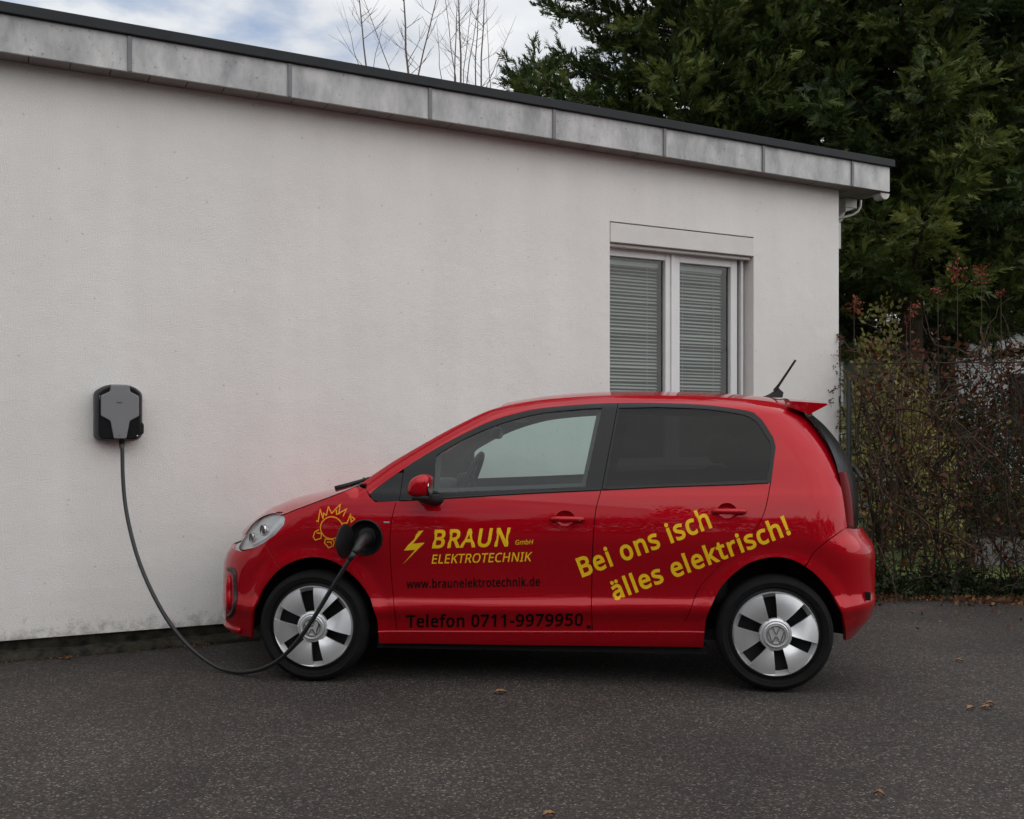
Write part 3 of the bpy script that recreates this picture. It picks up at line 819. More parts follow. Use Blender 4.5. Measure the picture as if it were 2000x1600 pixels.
def side_mesh(outline, mat, holes=(), res=.028, off=0.0, lip=.014, sides=(-1,), wrap=None, name='panel'):
    ol = densify(outline, res)
    if np.sum([ol[i - 1][0] * ol[i][1] - ol[i][0] * ol[i - 1][1] for i in range(len(ol))]) < 0: ol = ol[::-1]
    hl = [densify(h, res) for h in holes]
    ident = lambda a_, z: a_
    wf, uwf = {None: (ident, ident), 'n': (warp_n, unwarp_n), 't': (warp_t, unwarp_t)}[wrap]
    def tow(poly):
        q = np.array(poly); return np.stack([wf(q[:, 0], q[:, 1]), q[:, 1]], 1)
    ow = tow(ol); hw = [tow(h) for h in hl]
    mn, mx = ow.min(0), ow.max(0)
    gx, gy = np.meshgrid(np.arange(mn[0], mx[0], res) + res * .37, np.arange(mn[1], mx[1], res * .9) + res * .41)
    gx = gx + (np.arange(gx.shape[0])[:, None] % 2) * res * .5
    g = np.stack([gx.ravel(), gy.ravel()], 1)
    ok = in_poly(g[:, 0], g[:, 1], ow)
    for h in hw: ok &= ~in_poly(g[:, 0], g[:, 1], h)
    g = g[ok]
    bnd = np.concatenate([ow] + hw)
    if len(g):
        dm = np.min(np.hypot(g[:, None, 0] - bnd[None, :, 0], g[:, None, 1] - bnd[None, :, 1]), 1)
        g = g[dm > res * .45]
    allp = np.concatenate([bnd, g])
    edges_ = []; st = 0
    for lp in [ow] + hw:
        n = len(lp); edges_ += [(st + i, st + (i + 1) % n) for i in range(n)]; st += n
    vs, es, fs, *_ = delaunay_2d_cdt([Vector(p) for p in allp], edges_, [], 0, 1e-6)
    V = np.array([tuple(v_) for v_ in vs]); Fc = np.array([list(f_) for f_ in fs if len(f_) == 3])
    cen = V[Fc].mean(1)
    ok = in_poly(cen[:, 0], cen[:, 1], ow)
    for h in hw: ok &= ~in_poly(cen[:, 0], cen[:, 1], h)
    Fc = Fc[ok]
    ar = (V[Fc[:, 1], 0] - V[Fc[:, 0], 0]) * (V[Fc[:, 2], 1] - V[Fc[:, 0], 1]) - (V[Fc[:, 2], 0] - V[Fc[:, 0], 0]) * (V[Fc[:, 1], 1] - V[Fc[:, 0], 1])
    Fc[ar < 0] = Fc[ar < 0][:, ::-1]
    def pos(a_, z):
        u = uwf(a_, z); w = S(u, z) - off
        if wrap: w = np.maximum(w, 0)
        return np.stack([u, -w, z], -1)
    e = 1.5e-3
    p0 = pos(V[:, 0], V[:, 1])
    if wrap:
        aa = V[:, 0]
        du = pos(aa + e, V[:, 1]) - pos(aa - e, V[:, 1])
    else:
        du = pos(V[:, 0] + e, V[:, 1]) - pos(V[:, 0] - e, V[:, 1])
    dz = pos(V[:, 0], V[:, 1] + e) - pos(V[:, 0], V[:, 1] - e)
    nrm = np.cross(du, dz); ln = np.linalg.norm(nrm, axis=1, keepdims=True); nrm = nrm / np.maximum(ln, 1e-12)
    bad = ~np.isfinite(nrm).all(1) | (ln[:, 0] < 1e-12); nrm[bad] = (0, -1, 0)
    # boundary edges -> inward lip
    cnt = {}
    for t in Fc:
        for i in range(3):
            k = (int(t[i]), int(t[(i + 1) % 3])); cnt[k] = 1
    bd = [k for k in cnt if (k[1], k[0]) not in cnt]
    verts = [tuple(q) for q in p0]; norms = [tuple(q) for q in nrm]; faces = [tuple(int(i) for i in t) for t in Fc]
    if lip > 0:
        for a_, b_ in bd:
            if wrap and min(abs(V[a_, 0]), abs(V[b_, 0])) < 1e-4: continue
            t = p0[b_] - p0[a_]; n_ = np.cross(t, nrm[a_]); n_ = n_ / max(1e-9, np.linalg.norm(n_))
            i = len(verts)
            for vtx in (a_, b_):
                verts.append(tuple(p0[vtx])); norms.append(tuple((n_ + nrm[vtx]) / np.linalg.norm(n_ + nrm[vtx])))
            for vtx in (b_, a_):
                verts.append(tuple(p0[vtx] - nrm[vtx] * lip)); norms.append(tuple(n_))
            faces.append((i + 1, i, i + 3, i + 2))
    VV, NN, FF = [], [], []
    for sd_ in sides:
        o_ = len(VV)
        if sd_ < 0:
            VV += verts; NN += norms; FF += [tuple(i + o_ for i in f_) for f_ in faces]
        else:
            VV += [(x, -y, z) for x, y, z in verts]; NN += [(x, -y, z) for x, y, z in norms]
            FF += [tuple(i + o_ for i in f_[::-1]) for f_ in faces]
    return mesh_from(VV, FF, mat, name, True, NN)

def panel(name, outline, mat, parent=car, both=True, label=None, **k):
    """one object on the near side and, mirrored, one on the far side; returns the near one"""
    near = link(name, side_mesh(outline, mat, **k), parent if not isinstance(parent, tuple) else parent[0])
    far = None
    if both:
        far = link(name, side_mesh(outline, mat, sides=(1,), **k), parent if not isinstance(parent, tuple) else parent[1])
    return near, far

def surf3(u, z, off=0.0): return (float(u), -float(S(u, z)) - off, float(z))

# --- photo outlines of the side panels
arch_f = P([(490, 1249), (492, 1208), (503, 1170), (519, 1142), (544, 1114), (575, 1096), (612, 1088), (650, 1096), (681, 1117), (706, 1142), (725, 1174), (736, 1208), (739, 1237), (741, 1262)])
arch_f = smooth_line(arch_f, .02)
arch_r = smooth_line(P([(1374, 1266), (1376, 1230), (1382, 1200), (1395, 1170), (1412, 1142), (1440, 1115), (1470, 1097), (1512, 1088), (1550, 1094), (1585, 1115), (1610, 1140), (1632, 1170), (1645, 1197), (1651, 1225), (1652, 1252)]), .02)
def arch_cut(arch, lo=None, hi=None):
    return [p for p in arch if (lo is None or p[0] >= lo) and (hi is None or p[0] <= hi)]
door_f_front = smooth_line(P([(780, 958), (773, 983), (767, 1005), (762, 1042), (762, 1083), (766, 1146), (770, 1192), (775, 1232)]), .03)
door_gap = smooth_line(P([(1174, 959), (1166, 985), (1162, 1010), (1158, 1060), (1156, 1135), (1155, 1185), (1157, 1231)]), .03)
door_r_rear = smooth_line(P([(1505, 944), (1501, 965), (1496, 990), (1487, 1015), (1475, 1035), (1458, 1053), (1437, 1074), (1412, 1099), (1385, 1125), (1367, 1147), (1354, 1175), (1345, 1200), (1337, 1216), (1327, 1225), (1312, 1230)]), .025)
belt = smooth_line(P([(722, 964), (727, 975), (740, 981), (775, 979), (860, 975), (1010, 966), (1175, 958), (1300, 952), (1420, 948), (1505, 944)]), .03)
dlo_top = smooth_line(P([(722, 964), (744, 947), (789, 915), (850, 877), (910, 845), (960, 822), (1010, 807), (1060, 797), (1135, 790), (1207, 787), (1285, 787), (1375, 791), (1440, 799), (1472, 806), (1487, 819), (1500, 838), (1511, 856), (1515, 872), (1512, 897), (1509, 922), (1505, 944)]), .03)

def off_pts(pts, du=0, dz=0): return [(u + du, z + dz) for u, z in pts]
G = .0022   # half of a shut line
def belt_between(u0, u1):
    b = np.array(belt); b = b[b[:, 0].argsort()]
    us = [u0] + [q for q in b[:, 0] if u0 < q < u1] + [u1]
    return [(u, float(np.interp(u, b[:, 0], b[:, 1]))) for u in us]
_dt = np.array([q for q in dlo_top if True])
sill_top = P([(739, 1234), (800, 1234), (1000, 1234), (1200, 1234), (1376, 1234)])
_sl = np.polyfit([q[0] for q in sill_top], [q[1] for q in sill_top], 1)
def szf(u): return SILL_Z + RISE * (u - 1.2)
sill_z = szf(1.2)

# --- doors (painted lower part)
def ell(cu, cz, ru, rz, n=20): return [(cu + ru * math.cos(2 * PI * k / n), cz + rz * math.sin(2 * PI * k / n)) for k in range(n)]
h_f = p2s(1108, 1014); h_r = p2s(1424, 999)
zdb = lambda u: szf(u) + .004
u_ff = door_f_front; u_gap = door_gap
fd = [(u + G, z) for u, z in u_ff if z < 1.0]
fd = [(u, max(z, zdb(u))) for u, z in fd]
gp = [(u, max(z, zdb(u))) for u, z in u_gap]
b_f = belt_between(fd[0][0], gp[0][0] - G)
front_door_poly = b_f[::-1] + [q for q in fd if q[1] < b_f[0][1] - .004] + [(fd[-1][0] + .001, zdb(fd[-1][0])), (gp[-1][0] - G - .001, zdb(gp[-1][0]))] + [(u - G, z) for u, z in gp[::-1]][1:-1]
rd = [(u - G, max(z, zdb(u))) for u, z in door_r_rear]
b_r = belt_between(gp[0][0] + G, rd[0][0])
rear_door_poly = b_r[::-1] + [(u + G, z) for u, z in gp if z < b_r[0][1] - .004] + [(gp[-1][0] + G + .001, zdb(gp[-1][0])), (rd[-1][0] - .02, zdb(rd[-1][0] - .02))] + [q for q in rd[::-1] if q[1] < b_r[-1][1] - .004]
hb_f, hb_r = ell(h_f[0] - .012, h_f[1], .052, .044), ell(h_r[0] - .01, h_r[1], .050, .043)
fdoor = panel('front_door', front_door_poly, M['paint'], holes=[hb_f])
rdoor = panel('rear_door', rear_door_poly, M['paint'], holes=[hb_r])

# --- handles
def bowl_mesh(cu, cz, ru, rz, depth, sd_):
    v_, f_ = [], []
    n, k = 20, 5
    for i in range(k + 1):
        t = i / k; rr = math.cos(t * PI / 2) ** .8
        for j in range(n):
            a_ = 2 * PI * j / n
            u, z = cu + ru * rr * math.cos(a_), cz + rz * rr * math.sin(a_)
            v_.append((u, sd_ * (float(S(u, z)) - depth * math.sin(t * PI / 2)), z))
    for i in range(k):
        for j in range(n):
            q = (i * n + j, i * n + (j + 1) % n, (i + 1) * n + (j + 1) % n, (i + 1) * n + j)
            f_.append(q if sd_ < 0 else q[::-1])
    return mesh_from(v_, f_, M['paint'])
def handle(c, par, sd_, hl=.092, keyhole=False):
    bo = link('handle_recess', bowl_mesh(c[0] - .012, c[1], .052, .044, .026, sd_), par)
    pts, rad = [], []
    for t in np.linspace(-1, 1, 17):
        u = c[0] + hl * t; z = c[1] + .001
        out = .020 * (1 - abs(t) ** 3.0) + .004
        pts.append((u, sd_ * (float(S(u, z)) + out), z)); rad.append(.0135 * (1 - abs(t) ** 8) ** .5 * (1.12 - .12 * abs(t)) + .0008)
    m = MB(); m.tube(pts, rad, 12)
    for v_ in m.bm.verts: pass
    m.build('handle', M['paint'], par, smooth=True)
    if keyhole:
        u = c[0] + hl * .72
        MB().lathe([(0, -.006), (.006, -.006), (.006, 0)], 12, 'y', (u, sd_ * (float(S(u, c[1])) + .027), c[1])).build('key_cap', M['chrome'], par, smooth=True, angle=40)
for i, sd_ in enumerate((-1, 1)):
    handle(h_f, fdoor[i], sd_, keyhole=(sd_ < 0)); handle(h_r, rdoor[i], sd_)

# --- windows: black frames and glass
def dlo_cut(u0_fn, u1_fn):
    """part of the window band between two slanted lines given as u(z)"""
    top = [q for q in dlo_top if u0_fn(q[1]) < q[0] < u1_fn(q[1])]
    return top
lA = [p2s(789, 914), p2s(780, 977)]         # split between the fixed triangle and the door
lB = [p2s(1207, 789), p2s(1175, 957)]       # split between the doors
def line_u(l): return lambda z: l[0][0] + (l[1][0] - l[0][0]) * (z - l[0][1]) / (l[1][1] - l[0][1])
uA, uB = line_u(lA), line_u(lB)
bz = lambda u: float(np.interp(u, [q[0] for q in sorted(belt)], [q[1] for q in sorted(belt)]))
def band(lo, hi, g0=0, g1=0):
    top = [q for q in dlo_top if (lo is None or q[0] > lo(q[1]) + .004) and (hi is None or q[0] < hi(q[1]) - .004)]
    bot = [q for q in belt if (lo is None or q[0] > lo(q[1]) + .004) and (hi is None or q[0] < hi(q[1]) - .004)]
    pts = []
    if lo is not None:
        pts += [(lo(0.0) * 0 + lo(bot[0][1]) + g0, bz(lo(bot[0][1]))), ]
    pts += bot
    if hi is not None: pts += [(hi(bot[-1][1]) - g1, bz(hi(bot[-1][1]))), (hi(top[-1][1]) - g1, top[-1][1] + .001)]
    t_ = top[::-1]
    if hi is None: t_ = t_[1:]
    if lo is None: t_ = t_[:-1]
    pts += t_
    if lo is not None: pts += [(lo(top[0][1]) + g0, top[0][1] - .002)]
    return pts
tri_poly = band(None, uA, 0, .0015)
fwin_poly = band(uA, uB, .0015, .0015)
rwin_poly = band(uB, None, .0015, 0)
fglass = smooth_line(P([(846, 963), (851, 892), (860, 884), (910, 856), (960, 834), (1010, 818), (1060, 807), (1135, 799), (1176, 797)]), .03) + P([(1143, 951), (1000, 957)])
rglass = smooth_line(P([(1183, 949), (1209, 797)]), .05) + smooth_line(P([(1285, 795), (1375, 799), (1436, 807), (1463, 814), (1478, 824), (1492, 845), (1503, 862), (1506, 875), (1504, 897), (1501, 920), (1497, 937)]), .03) + P([(1300, 945)])
panel('quarter_trim', tri_poly, M['black_gloss'], off=.001)
fframe = panel('window_frame', fwin_poly, M['black_gloss'], parent=fdoor, holes=[fglass], off=.001, lip=.02)
rframe = panel('window_frame', rwin_poly, M['black_gloss'], parent=rdoor, holes=[rglass], off=.001, lip=.02)
panel('window_glass', fglass, M['side_glass'], parent=fdoor, off=.007, lip=0)
panel('window_glass', rglass, M['privacy'], parent=rdoor, off=.006, lip=0)
# rubber strip under the windows
for par, (u0, u1) in ((fdoor, (lA[1][0] + .004, lB[1][0] - .004)), (rdoor, (lB[1][0] + .004, belt[-1][0] - .012))):
    for i, sd_ in enumerate((-1, 1)):
        pts = [(u, sd_ * (float(S(u, bz(u) + .004)) + .001), bz(u) + .004) for u in np.linspace(u0, u1, 24)]
        MB().tube(pts, .0055, 6).build('window_seal', M['rubber'], par[i], smooth=True)

# --- side frame: pillar, roof rail, rear quarter
seam_line = [(u, float(SEAM(u))) for u in np.linspace(_su[0] + .012, _su[-2], 84)]
rear_edge_px = [(1570, 797, -.535), (1583, 812, -.55), (1597, 832, -.575), (1615, 862, -.605), (1629, 893, -.635), (1637, 921, -.655), (1644, 965, -.675), (1649, 1005, -.685), (1652, 1029, -.69)]
rear_edge = smooth_line([unproj(*q) for q in rear_edge_px], .025)
bump_seam = smooth_line(P([(1651, 1031), (1617, 1056), (1590, 1080), (1574, 1107)]), .025)
q_arch = [p for p in arch_r if p[0] <= bump_seam[-1][0] - .003 and p[1] > szf(p[0]) + .006]
cowl = p2s(716, 944); cowl_f = p2s(760, 950)
frame_poly = [cowl] + seam_line + [q for q in rear_edge[1:] if q[0] > _su[-2] + .006] + [(u - G, z + G) for u, z in bump_seam[1:-1]]
q_from_arch = [(u, z) for u, z in q_arch][::-1]
frame_poly += q_from_arch + [(q_arch[0][0] + .001, szf(q_arch[0][0]) + .004), (door_r_rear[-1][0] - .015, szf(door_r_rear[-1][0]) + .004)]
frame_poly += [(u + G, z) for u, z in door_r_rear[::-1] if z > szf(u) + .007]
frame_poly += [q for q in dlo_top[::-1]][2:-1] + [p2s(722, 966), p2s(716, 956)]
panel('side_frame', frame_poly, M['paint'])

# --- front fender
lamp_top = P([(553, 1008)])[0]
fend_top = smooth_line(P([(553, 1007), (580, 996), (620, 981), (660, 966), (700, 950), (715, 947)]), .03)
fend_bump = smooth_line(P([(516, 1060), (524, 1072), (531, 1085), (541, 1100), (548, 1110)]), .02)
lamp_out = smooth_line(P([(470, 1074), (466, 1068), (474, 1053), (484, 1038), (496, 1023), (509, 1013), (523, 1007), (537, 1004), (549, 1006), (555, 1014), (553, 1024), (537, 1043), (516, 1059), (492, 1071), (470, 1075)]), .012)[:-1]
port = p2s(713, 1050)
PR = .0925
hole_port = ell(port[0], port[1], PR * .98, PR, 32)
fa = [p for p in arch_f if p[0] > fend_bump[-1][0] + .004 and p[1] > szf(p[0]) + .006]
fend_poly = fend_top[:-1] + P([(715, 956), (721, 970), (733, 981)]) + [(u, z - .002) for u, z in belt if .27 < u - belt[0][0] + .3 < .3 and False]
fend_poly += [q for q in belt_between(p2s(740, 981)[0], uA(1.0) - .004)]
fend_poly += [(u - G, z) for u, z in door_f_front if z < bz(u) - .006 and z > szf(u) + .006] + [(door_f_front[-1][0] - G, szf(door_f_front[-1][0]) + .004), (fa[-1][0] + .001, szf(fa[-1][0]) + .004)]
fend_poly += fa[::-1]
fend_poly += [(u + G, z) for u, z in fend_bump[::-1]]
fend_poly += P([(538, 1044), (554, 1025), (557, 1014)])
fender = panel('front_fender', fend_poly, M['paint'], holes=[hole_port], res=.024)

# --- sill
panel('sill', [(arch_f[-1][0] + .004, szf(arch_f[-1][0]) - .001), (arch_f[-1][0] + .006, .205), (arch_r[0][0] - .004, .215), (arch_r[0][0] - .002, szf(arch_r[0][0]) - .001)], M['paint'], res=.02, lip=.03, off=-.015)
MB().box((arch_f[-1][0] - .02, -.70, .17), (arch_r[0][0] + .02, .70, .215)).build('underbody', M['gap'], car)

# --- front bumper (wraps round the nose)
fb = [p for p in arch_f if p[0] < fend_bump[-1][0] and p[1] > .2]
zt_n = p2s(468, 1076)[1]
zb_n = .215
nose_top_z = zt_n + .01
bump_poly = [(float(uf(nose_top_z)), nose_top_z)] + P([(470, 1077), (492, 1073), (514, 1061)]) + [(u - G, z - G) for u, z in fend_bump[1:]] + fb[::-1] + [(fb[0][0], zb_n)]
bump_poly += [(float(uf(zb_n)), zb_n)]
frameo = [(445, 1110), (458, 1111), (462, 1118), (463, 1180), (459, 1196), (448, 1207), (439, 1208)]
link('front_bumper', side_mesh(bump_poly, M['paint'], res=.026, sides=(-1, 1), wrap='n', lip=.02), car)
# lower lip, bracket shaped trim and red insert at the corner of the bumper
def strip(name, pts, r, mat, out=.002, flat=None, both=True):
    for sd_ in ((-1, 1) if both else (-1,)):
        MB().tube([(u, sd_ * (float(S(u, z)) + out), z) for u, z in pts], r, 8).build(name, mat, car, smooth=True)
br = smooth_line(P([(447, 1112), (455, 1113), (459, 1120), (460, 1150), (459, 1180), (455, 1196), (447, 1204)]), .02)
strip('bumper_bracket', br, .0115, M['grey_trim'])
ins = [p2s(449, y) for y in (1124, 1130, 1145, 1160, 1175, 1186, 1191)]
for sd_ in (-1, 1):
    MB().tube([(u - .004, sd_ * (float(S(u, z)) - .006), z) for u, z in ins], [.006, .017, .022, .023, .022, .017, .006], 12).build('bumper_insert', M['paint'], car, smooth=True)
lipz = [(float(unwarp_n(a_, .245)), .245) for a_ in np.linspace(.20, .56, 14)]
strip('bumper_lip', lipz, .016, M['paint'], .004)
# --- grille bar and plate on the nose, out of sight from the side but there
zc = .42
MB().box((float(uf(zc)) - .006, -.22, zc - .09), (float(uf(zc)) + .03, .22, zc + .06), .005).build('lower_grille', M['black_plastic'], car)

# --- head lamps
def inset(poly, k):
    c = np.mean(poly, 0); return [tuple(c + (np.array(q) - c) * k) for q in poly]
for i, sd_ in enumerate((-1, 1)):
    hl = link('headlight', side_mesh(lamp_out, M['lamp_glass'], res=.014, off=-.001, lip=0, sides=(sd_,)), car)
    link('lamp_housing', side_mesh(lamp_out, M['lamp_bowl'], res=.02, off=.022, lip=-.020, sides=(sd_,)), hl)
    for (px, py, rr) in ((490, 1051, .027), (512, 1036, .031)):
        u, z = p2s(px, py)
        w = float(S(u, z))
        rot = Matrix.Rotation(-.75 if sd_ < 0 else PI + .75, 4, 'Z')
        for nm, prof_, mt in (('reflector', [(rr, .004), (rr, -.006), (rr * .90, -.009), (rr * .86, .004), (rr * .55, .016)], M['chrome']), ('projector', [(rr * .80, .004), (rr * .72, -.003), (rr * .4, -.008), (0.0005, -.010)], M['black_gloss'])):
            m = MB(); m.lathe(prof_, 24, 'y')
            o = m.build(nm, mt, hl, smooth=True, angle=40)
            o.location = (u + .004, sd_ * (w - .013), z); o.rotation_euler = (0, 0, -.75 if sd_ < 0 else PI + .75)
    link('lamp_back', side_mesh(inset(lamp_out, 1.10), M['gap'], res=.03, off=.034, lip=0, sides=(sd_,)), hl)
    dl = [p2s(*q) for q in ((492, 1066), (502, 1061), (518, 1052), (534, 1037), (546, 1022))]
    MB().tube([(q[0], sd_ * (float(S(*q)) - .010), q[1]) for q in dl], .0035, 8).build('light_strip', M['shed'], hl, smooth=True)

# --- top surfaces lofted from the seam to the centre line
def resample(c, n):
    c = np.array(c, float); d = np.concatenate([[0], np.cumsum(np.linalg.norm(np.diff(c, axis=0), axis=1))])
    t = np.linspace(0, d[-1], n); return np.stack([np.interp(t, d, c[:, k]) for k in range(c.shape[1])], 1)
def loft(name, ring_, centre, mat, n=40, nq=12, pu=2.0, pz=2.2, off=0.0, parent=car, flange=.02):
    R = resample(smooth_line(ring_, .01), n); Cc = resample(smooth_line(centre, .01), n)
    rows = []
    for i in range(n):
        row = []
        for j in range(-nq, nq + 1):
            q = 1 - abs(j) / nq
            fu, fz = 1 - (1 - q) ** pu, 1 - (1 - q) ** pz
            u = R[i, 0] + (Cc[i, 0] - R[i, 0]) * fu
            z = R[i, 2] + (Cc[i, 1] - R[i, 2]) * fz
            w = R[i, 1] * (1 - q) * (-1 if j > 0 else 1)
            row.append((u, w, z))
        rows.append(row)
    A = np.array(rows)
    if off:
        gu = np.gradient(A, axis=0); gw = np.gradient(A, axis=1)
        nn = np.cross(gu, gw); nn /= np.maximum(1e-9, np.linalg.norm(nn, axis=2, keepdims=True))
        A = A - nn * off
    m2 = 2 * nq + 1
    v_ = [tuple(p) for p in A.reshape(-1, 3)]
    f_ = [(i * m2 + j, (i + 1) * m2 + j, (i + 1) * m2 + j + 1, i * m2 + j + 1) for i in range(n - 1) for j in range(m2 - 1)]
    return link(name, mesh_from(v_, f_, mat), parent)

def R3(pts, out=.0): return [surf3(*p2s(x, y), out) for x, y in pts]
# bonnet
bon_ring = [surf3(*p2s(472, 1056)), surf3(*p2s(484, 1036)), surf3(*p2s(496, 1021)), surf3(*p2s(509, 1011)), surf3(*p2s(523, 1005)), surf3(*p2s(537, 1002)), surf3(*p2s(551, 1005))] + [surf3(*p2s(x, y)) for x, y in ((580, 994), (620, 979), (660, 964), (700, 948))]
bon_cen = [(float(uf(.74)) + .02, .735)] + PW([(484, 1032), (503, 1015), (534, 991), (560, 979), (587, 969), (625, 960), (662, 952), (690, 946)], -.12)
loft('bonnet', bon_ring, bon_cen, M['paint'], n=44, pz=2.8)
# nose between bumper and bonnet
nose_ring = [surf3(*p2s(470, 1076)), surf3(*p2s(467, 1068)), surf3(*p2s(472, 1057))]
nose_cen = [(float(uf(nose_top_z)), nose_top_z), (float(uf(.70)), .70), (float(uf(.74)) + .018, .737)]
loft('nose_panel', nose_ring, nose_cen, M['paint'], n=8, nq=14, pu=1.5)
# cowl, windscreen, roof
seam3 = [(u, -float(S(u, z)), z) for u, z in seam_line]
ws = [p for p in seam3 if p[0] < unproj(985, 792, -.6)[0]]
rf = [p for p in seam3 if p[0] >= ws[-1][0]]
bz_c = bon_cen[-1]
cowl_ring = [surf3(*p2s(700, 949)), (ws[0][0], ws[0][1], ws[0][2])]
loft('cowl_panel', [cowl_ring[0], tuple((np.array(cowl_ring[0]) + np.array(cowl_ring[1])) / 2 + np.array((0, 0, -.012))), cowl_ring[1]], [bz_c, (bz_c[0] + .05, bz_c[1] - .012), (bz_c[0] + .09, bz_c[1] + .005)], M['black_plastic'], n=6)
ws_cen = [(bz_c[0] + .09, bz_c[1] + .005)]
n_ws = 7
top_c = (ws[-1][0] + .02, ws[-1][2] + .045)
for k in range(1, n_ws):
    t = k / n_ws
    ws_cen.append((ws_cen[0][0] + (top_c[0] - ws_cen[0][0]) * t, ws_cen[0][1] + (top_c[1] - ws_cen[0][1]) * (t + .16 * t * (1 - t))))
ws_cen.append(top_c)
loft('windscreen', ws[::4] + [ws[-1]], ws_cen, M['side_glass'], n=24, pu=2.0, pz=2.0)
roof_px = [(985, 790), (1040, 778), (1080, 772), (1140, 767), (1200, 764.5), (1270, 764), (1330, 765.5), (1400, 768), (1460, 772), (1500, 776), (1545, 783), (1566, 788)]
roof_cen = [top_c] + [unproj(x, y, -.12) for x, y in roof_px[1:]]
roof = loft('roof', rf[::3] + [rf[-1]], roof_cen, M['paint'], n=40, pz=2.6)
loft('headliner', rf[::3] + [rf[-1]], roof_cen, M['headliner'], n=20, pz=2.6, off=.03, nq=8)

# --- hatch: spoiler, rear window, tail gate
re3 = [(unproj(*q)[0], q[2], unproj(*q)[1]) for q in rear_edge_px]
hatch_ring = re3[1:]
sil = [(1588, 810), (1615, 832), (1645, 869), (1666, 907), (1677, 942), (1681, 985), (1681, 1019), (1676, 1047)]
hatch_cen = [(lambda p: (p[0] + .035, p[1]))(unproj(x, y, -.36)) for x, y in sil]
hatch = loft('tailgate', hatch_ring, hatch_cen, M['black_gloss'], n=30, pu=2.2, pz=2.0)
loft('roof_rear', [rf[-1], tuple((np.array(rf[-1]) + np.array(re3[1])) / 2), re3[1]], [roof_cen[-1], (roof_cen[-1][0] + .05, roof_cen[-1][1] - .022), hatch_cen[0]], M['paint'], n=8, pz=2.4)
# spoiler blade
tip = unproj(1611, 790, -.50); sb0 = unproj(1541, 785, -.52); sb1 = unproj(1581, 809, -.52)
m = MB()
prof = [(sb0[0], sb0[1] + .004), (tip[0], tip[1] + .003), (tip[0] + .002, tip[1] - .006), (sb1[0] + .02, sb1[1] + .012), (sb1[0] - .004, sb1[1] - .002), (sb0[0] - .006, sb0[1] - .030)]
rows = []
for w in np.linspace(-.548, .548, 13):
    t = abs(w) / .548
    rows.append([m.bm.verts.new((u + .03 * (1 - t * t) , w, z + .030 * (1 - t ** 2.4))) for u, z in prof])
for r0, r1 in zip(rows, rows[1:]):
    for k in range(len(prof)): m.bm.faces.new((r0[k], r0[(k + 1) % len(prof)], r1[(k + 1) % len(prof)], r1[k]))
m.bm.faces.new(rows[0]); m.bm.faces.new(rows[-1][::-1])
m.build('roof_spoiler', M['paint'], hatch, smooth=True, angle=35)
# tail lamps
tl = [unproj(*q) for q in [(1638, 922, -.66), (1645, 965, -.68), (1650, 1005, -.69), (1653, 1028, -.695), (1661, 1030, -.675), (1660, 990, -.66), (1655, 950, -.65), (1646, 922, -.64)]]
for sd_ in (-1, 1):
    rows = []
    m = MB()
    L0 = smooth_line([(q[0], q[1]) for q in tl[:4]], .02); L1 = smooth_line([(q[0], q[1]) for q in tl[4:][::-1]], .02)
    a_, b_ = resample(L0, 12), resample(L1, 12)
    for i in range(12):
        w0 = .66 + .03 * i / 11; row = []
        for j in range(7):
            t = j / 6
            row.append(m.bm.verts.new((a_[i, 0] + (b_[i, 0] - a_[i, 0] + .045) * t + .012 * math.sin(PI * t), sd_ * (w0 - .16 * t * t + .004), a_[i, 1] + (b_[i, 1] - a_[i, 1]) * t)))
        rows.append(row)
    for r0, r1 in zip(rows, rows[1:]):
        for j in range(6): m.bm.faces.new((r0[j], r0[j + 1], r1[j + 1], r1[j]))
    m.build('tail_light', M['tail_red'], car, smooth=True)
# rear wiper arm and badge boss on the tailgate
p_ = unproj(1676, 915, -.15)
MB().tube([(p_[0] - .03, 0, p_[1]), (p_[0] + .015, 0, p_[1] - .002), (p_[0] + .02, -.03, p_[1] - .02), (p_[0] + .012, -.15, p_[1] - .05), (p_[0] - .005, -.30, p_[1] - .06)], [.018, .018, .014, .009, .006], 8).build('rear_wiper', M['black_plastic'], hatch, smooth=True)
# --- rear bumper (wraps round the tail)
rb = [p for p in arch_r if p[0] > bump_seam[-1][0]]
z_rt = bump_seam[0][1] - .050
rb_top = P([(1652, 1034)])
rbp = [(u + G, z - G) for u, z in bump_seam] [::-1]
zr_b = arch_r[-1][1]
rbump_poly = rbp + [(float(unwarp_t(-a_, bump_seam[0][1] - .012 - .038 * (1 - a_ / .45) ** 2)), bump_seam[0][1] - .012 - .038 * (1 - a_ / .45) ** 2) for a_ in (.45, .36, .27, .18, .09)] + [(float(ur(z_rt)), z_rt)] + [(float(ur(zr_b + .0)), zr_b)] + rb[::-1]
link('rear_bumper', side_mesh(rbump_poly, M['paint'], res=.026, sides=(-1, 1), wrap='t', lip=.02), car)
ref = p2s(1690, 1164)
for sd_ in (-1, 1):
    MB().box((-.028, -.004, -.022), (.028, .004, .022), .003).build('fog_recess', M['black_plastic'], car, (ref[0], sd_ * (float(S(*ref)) + .000), ref[1]), sd_ * -.55 * -1)
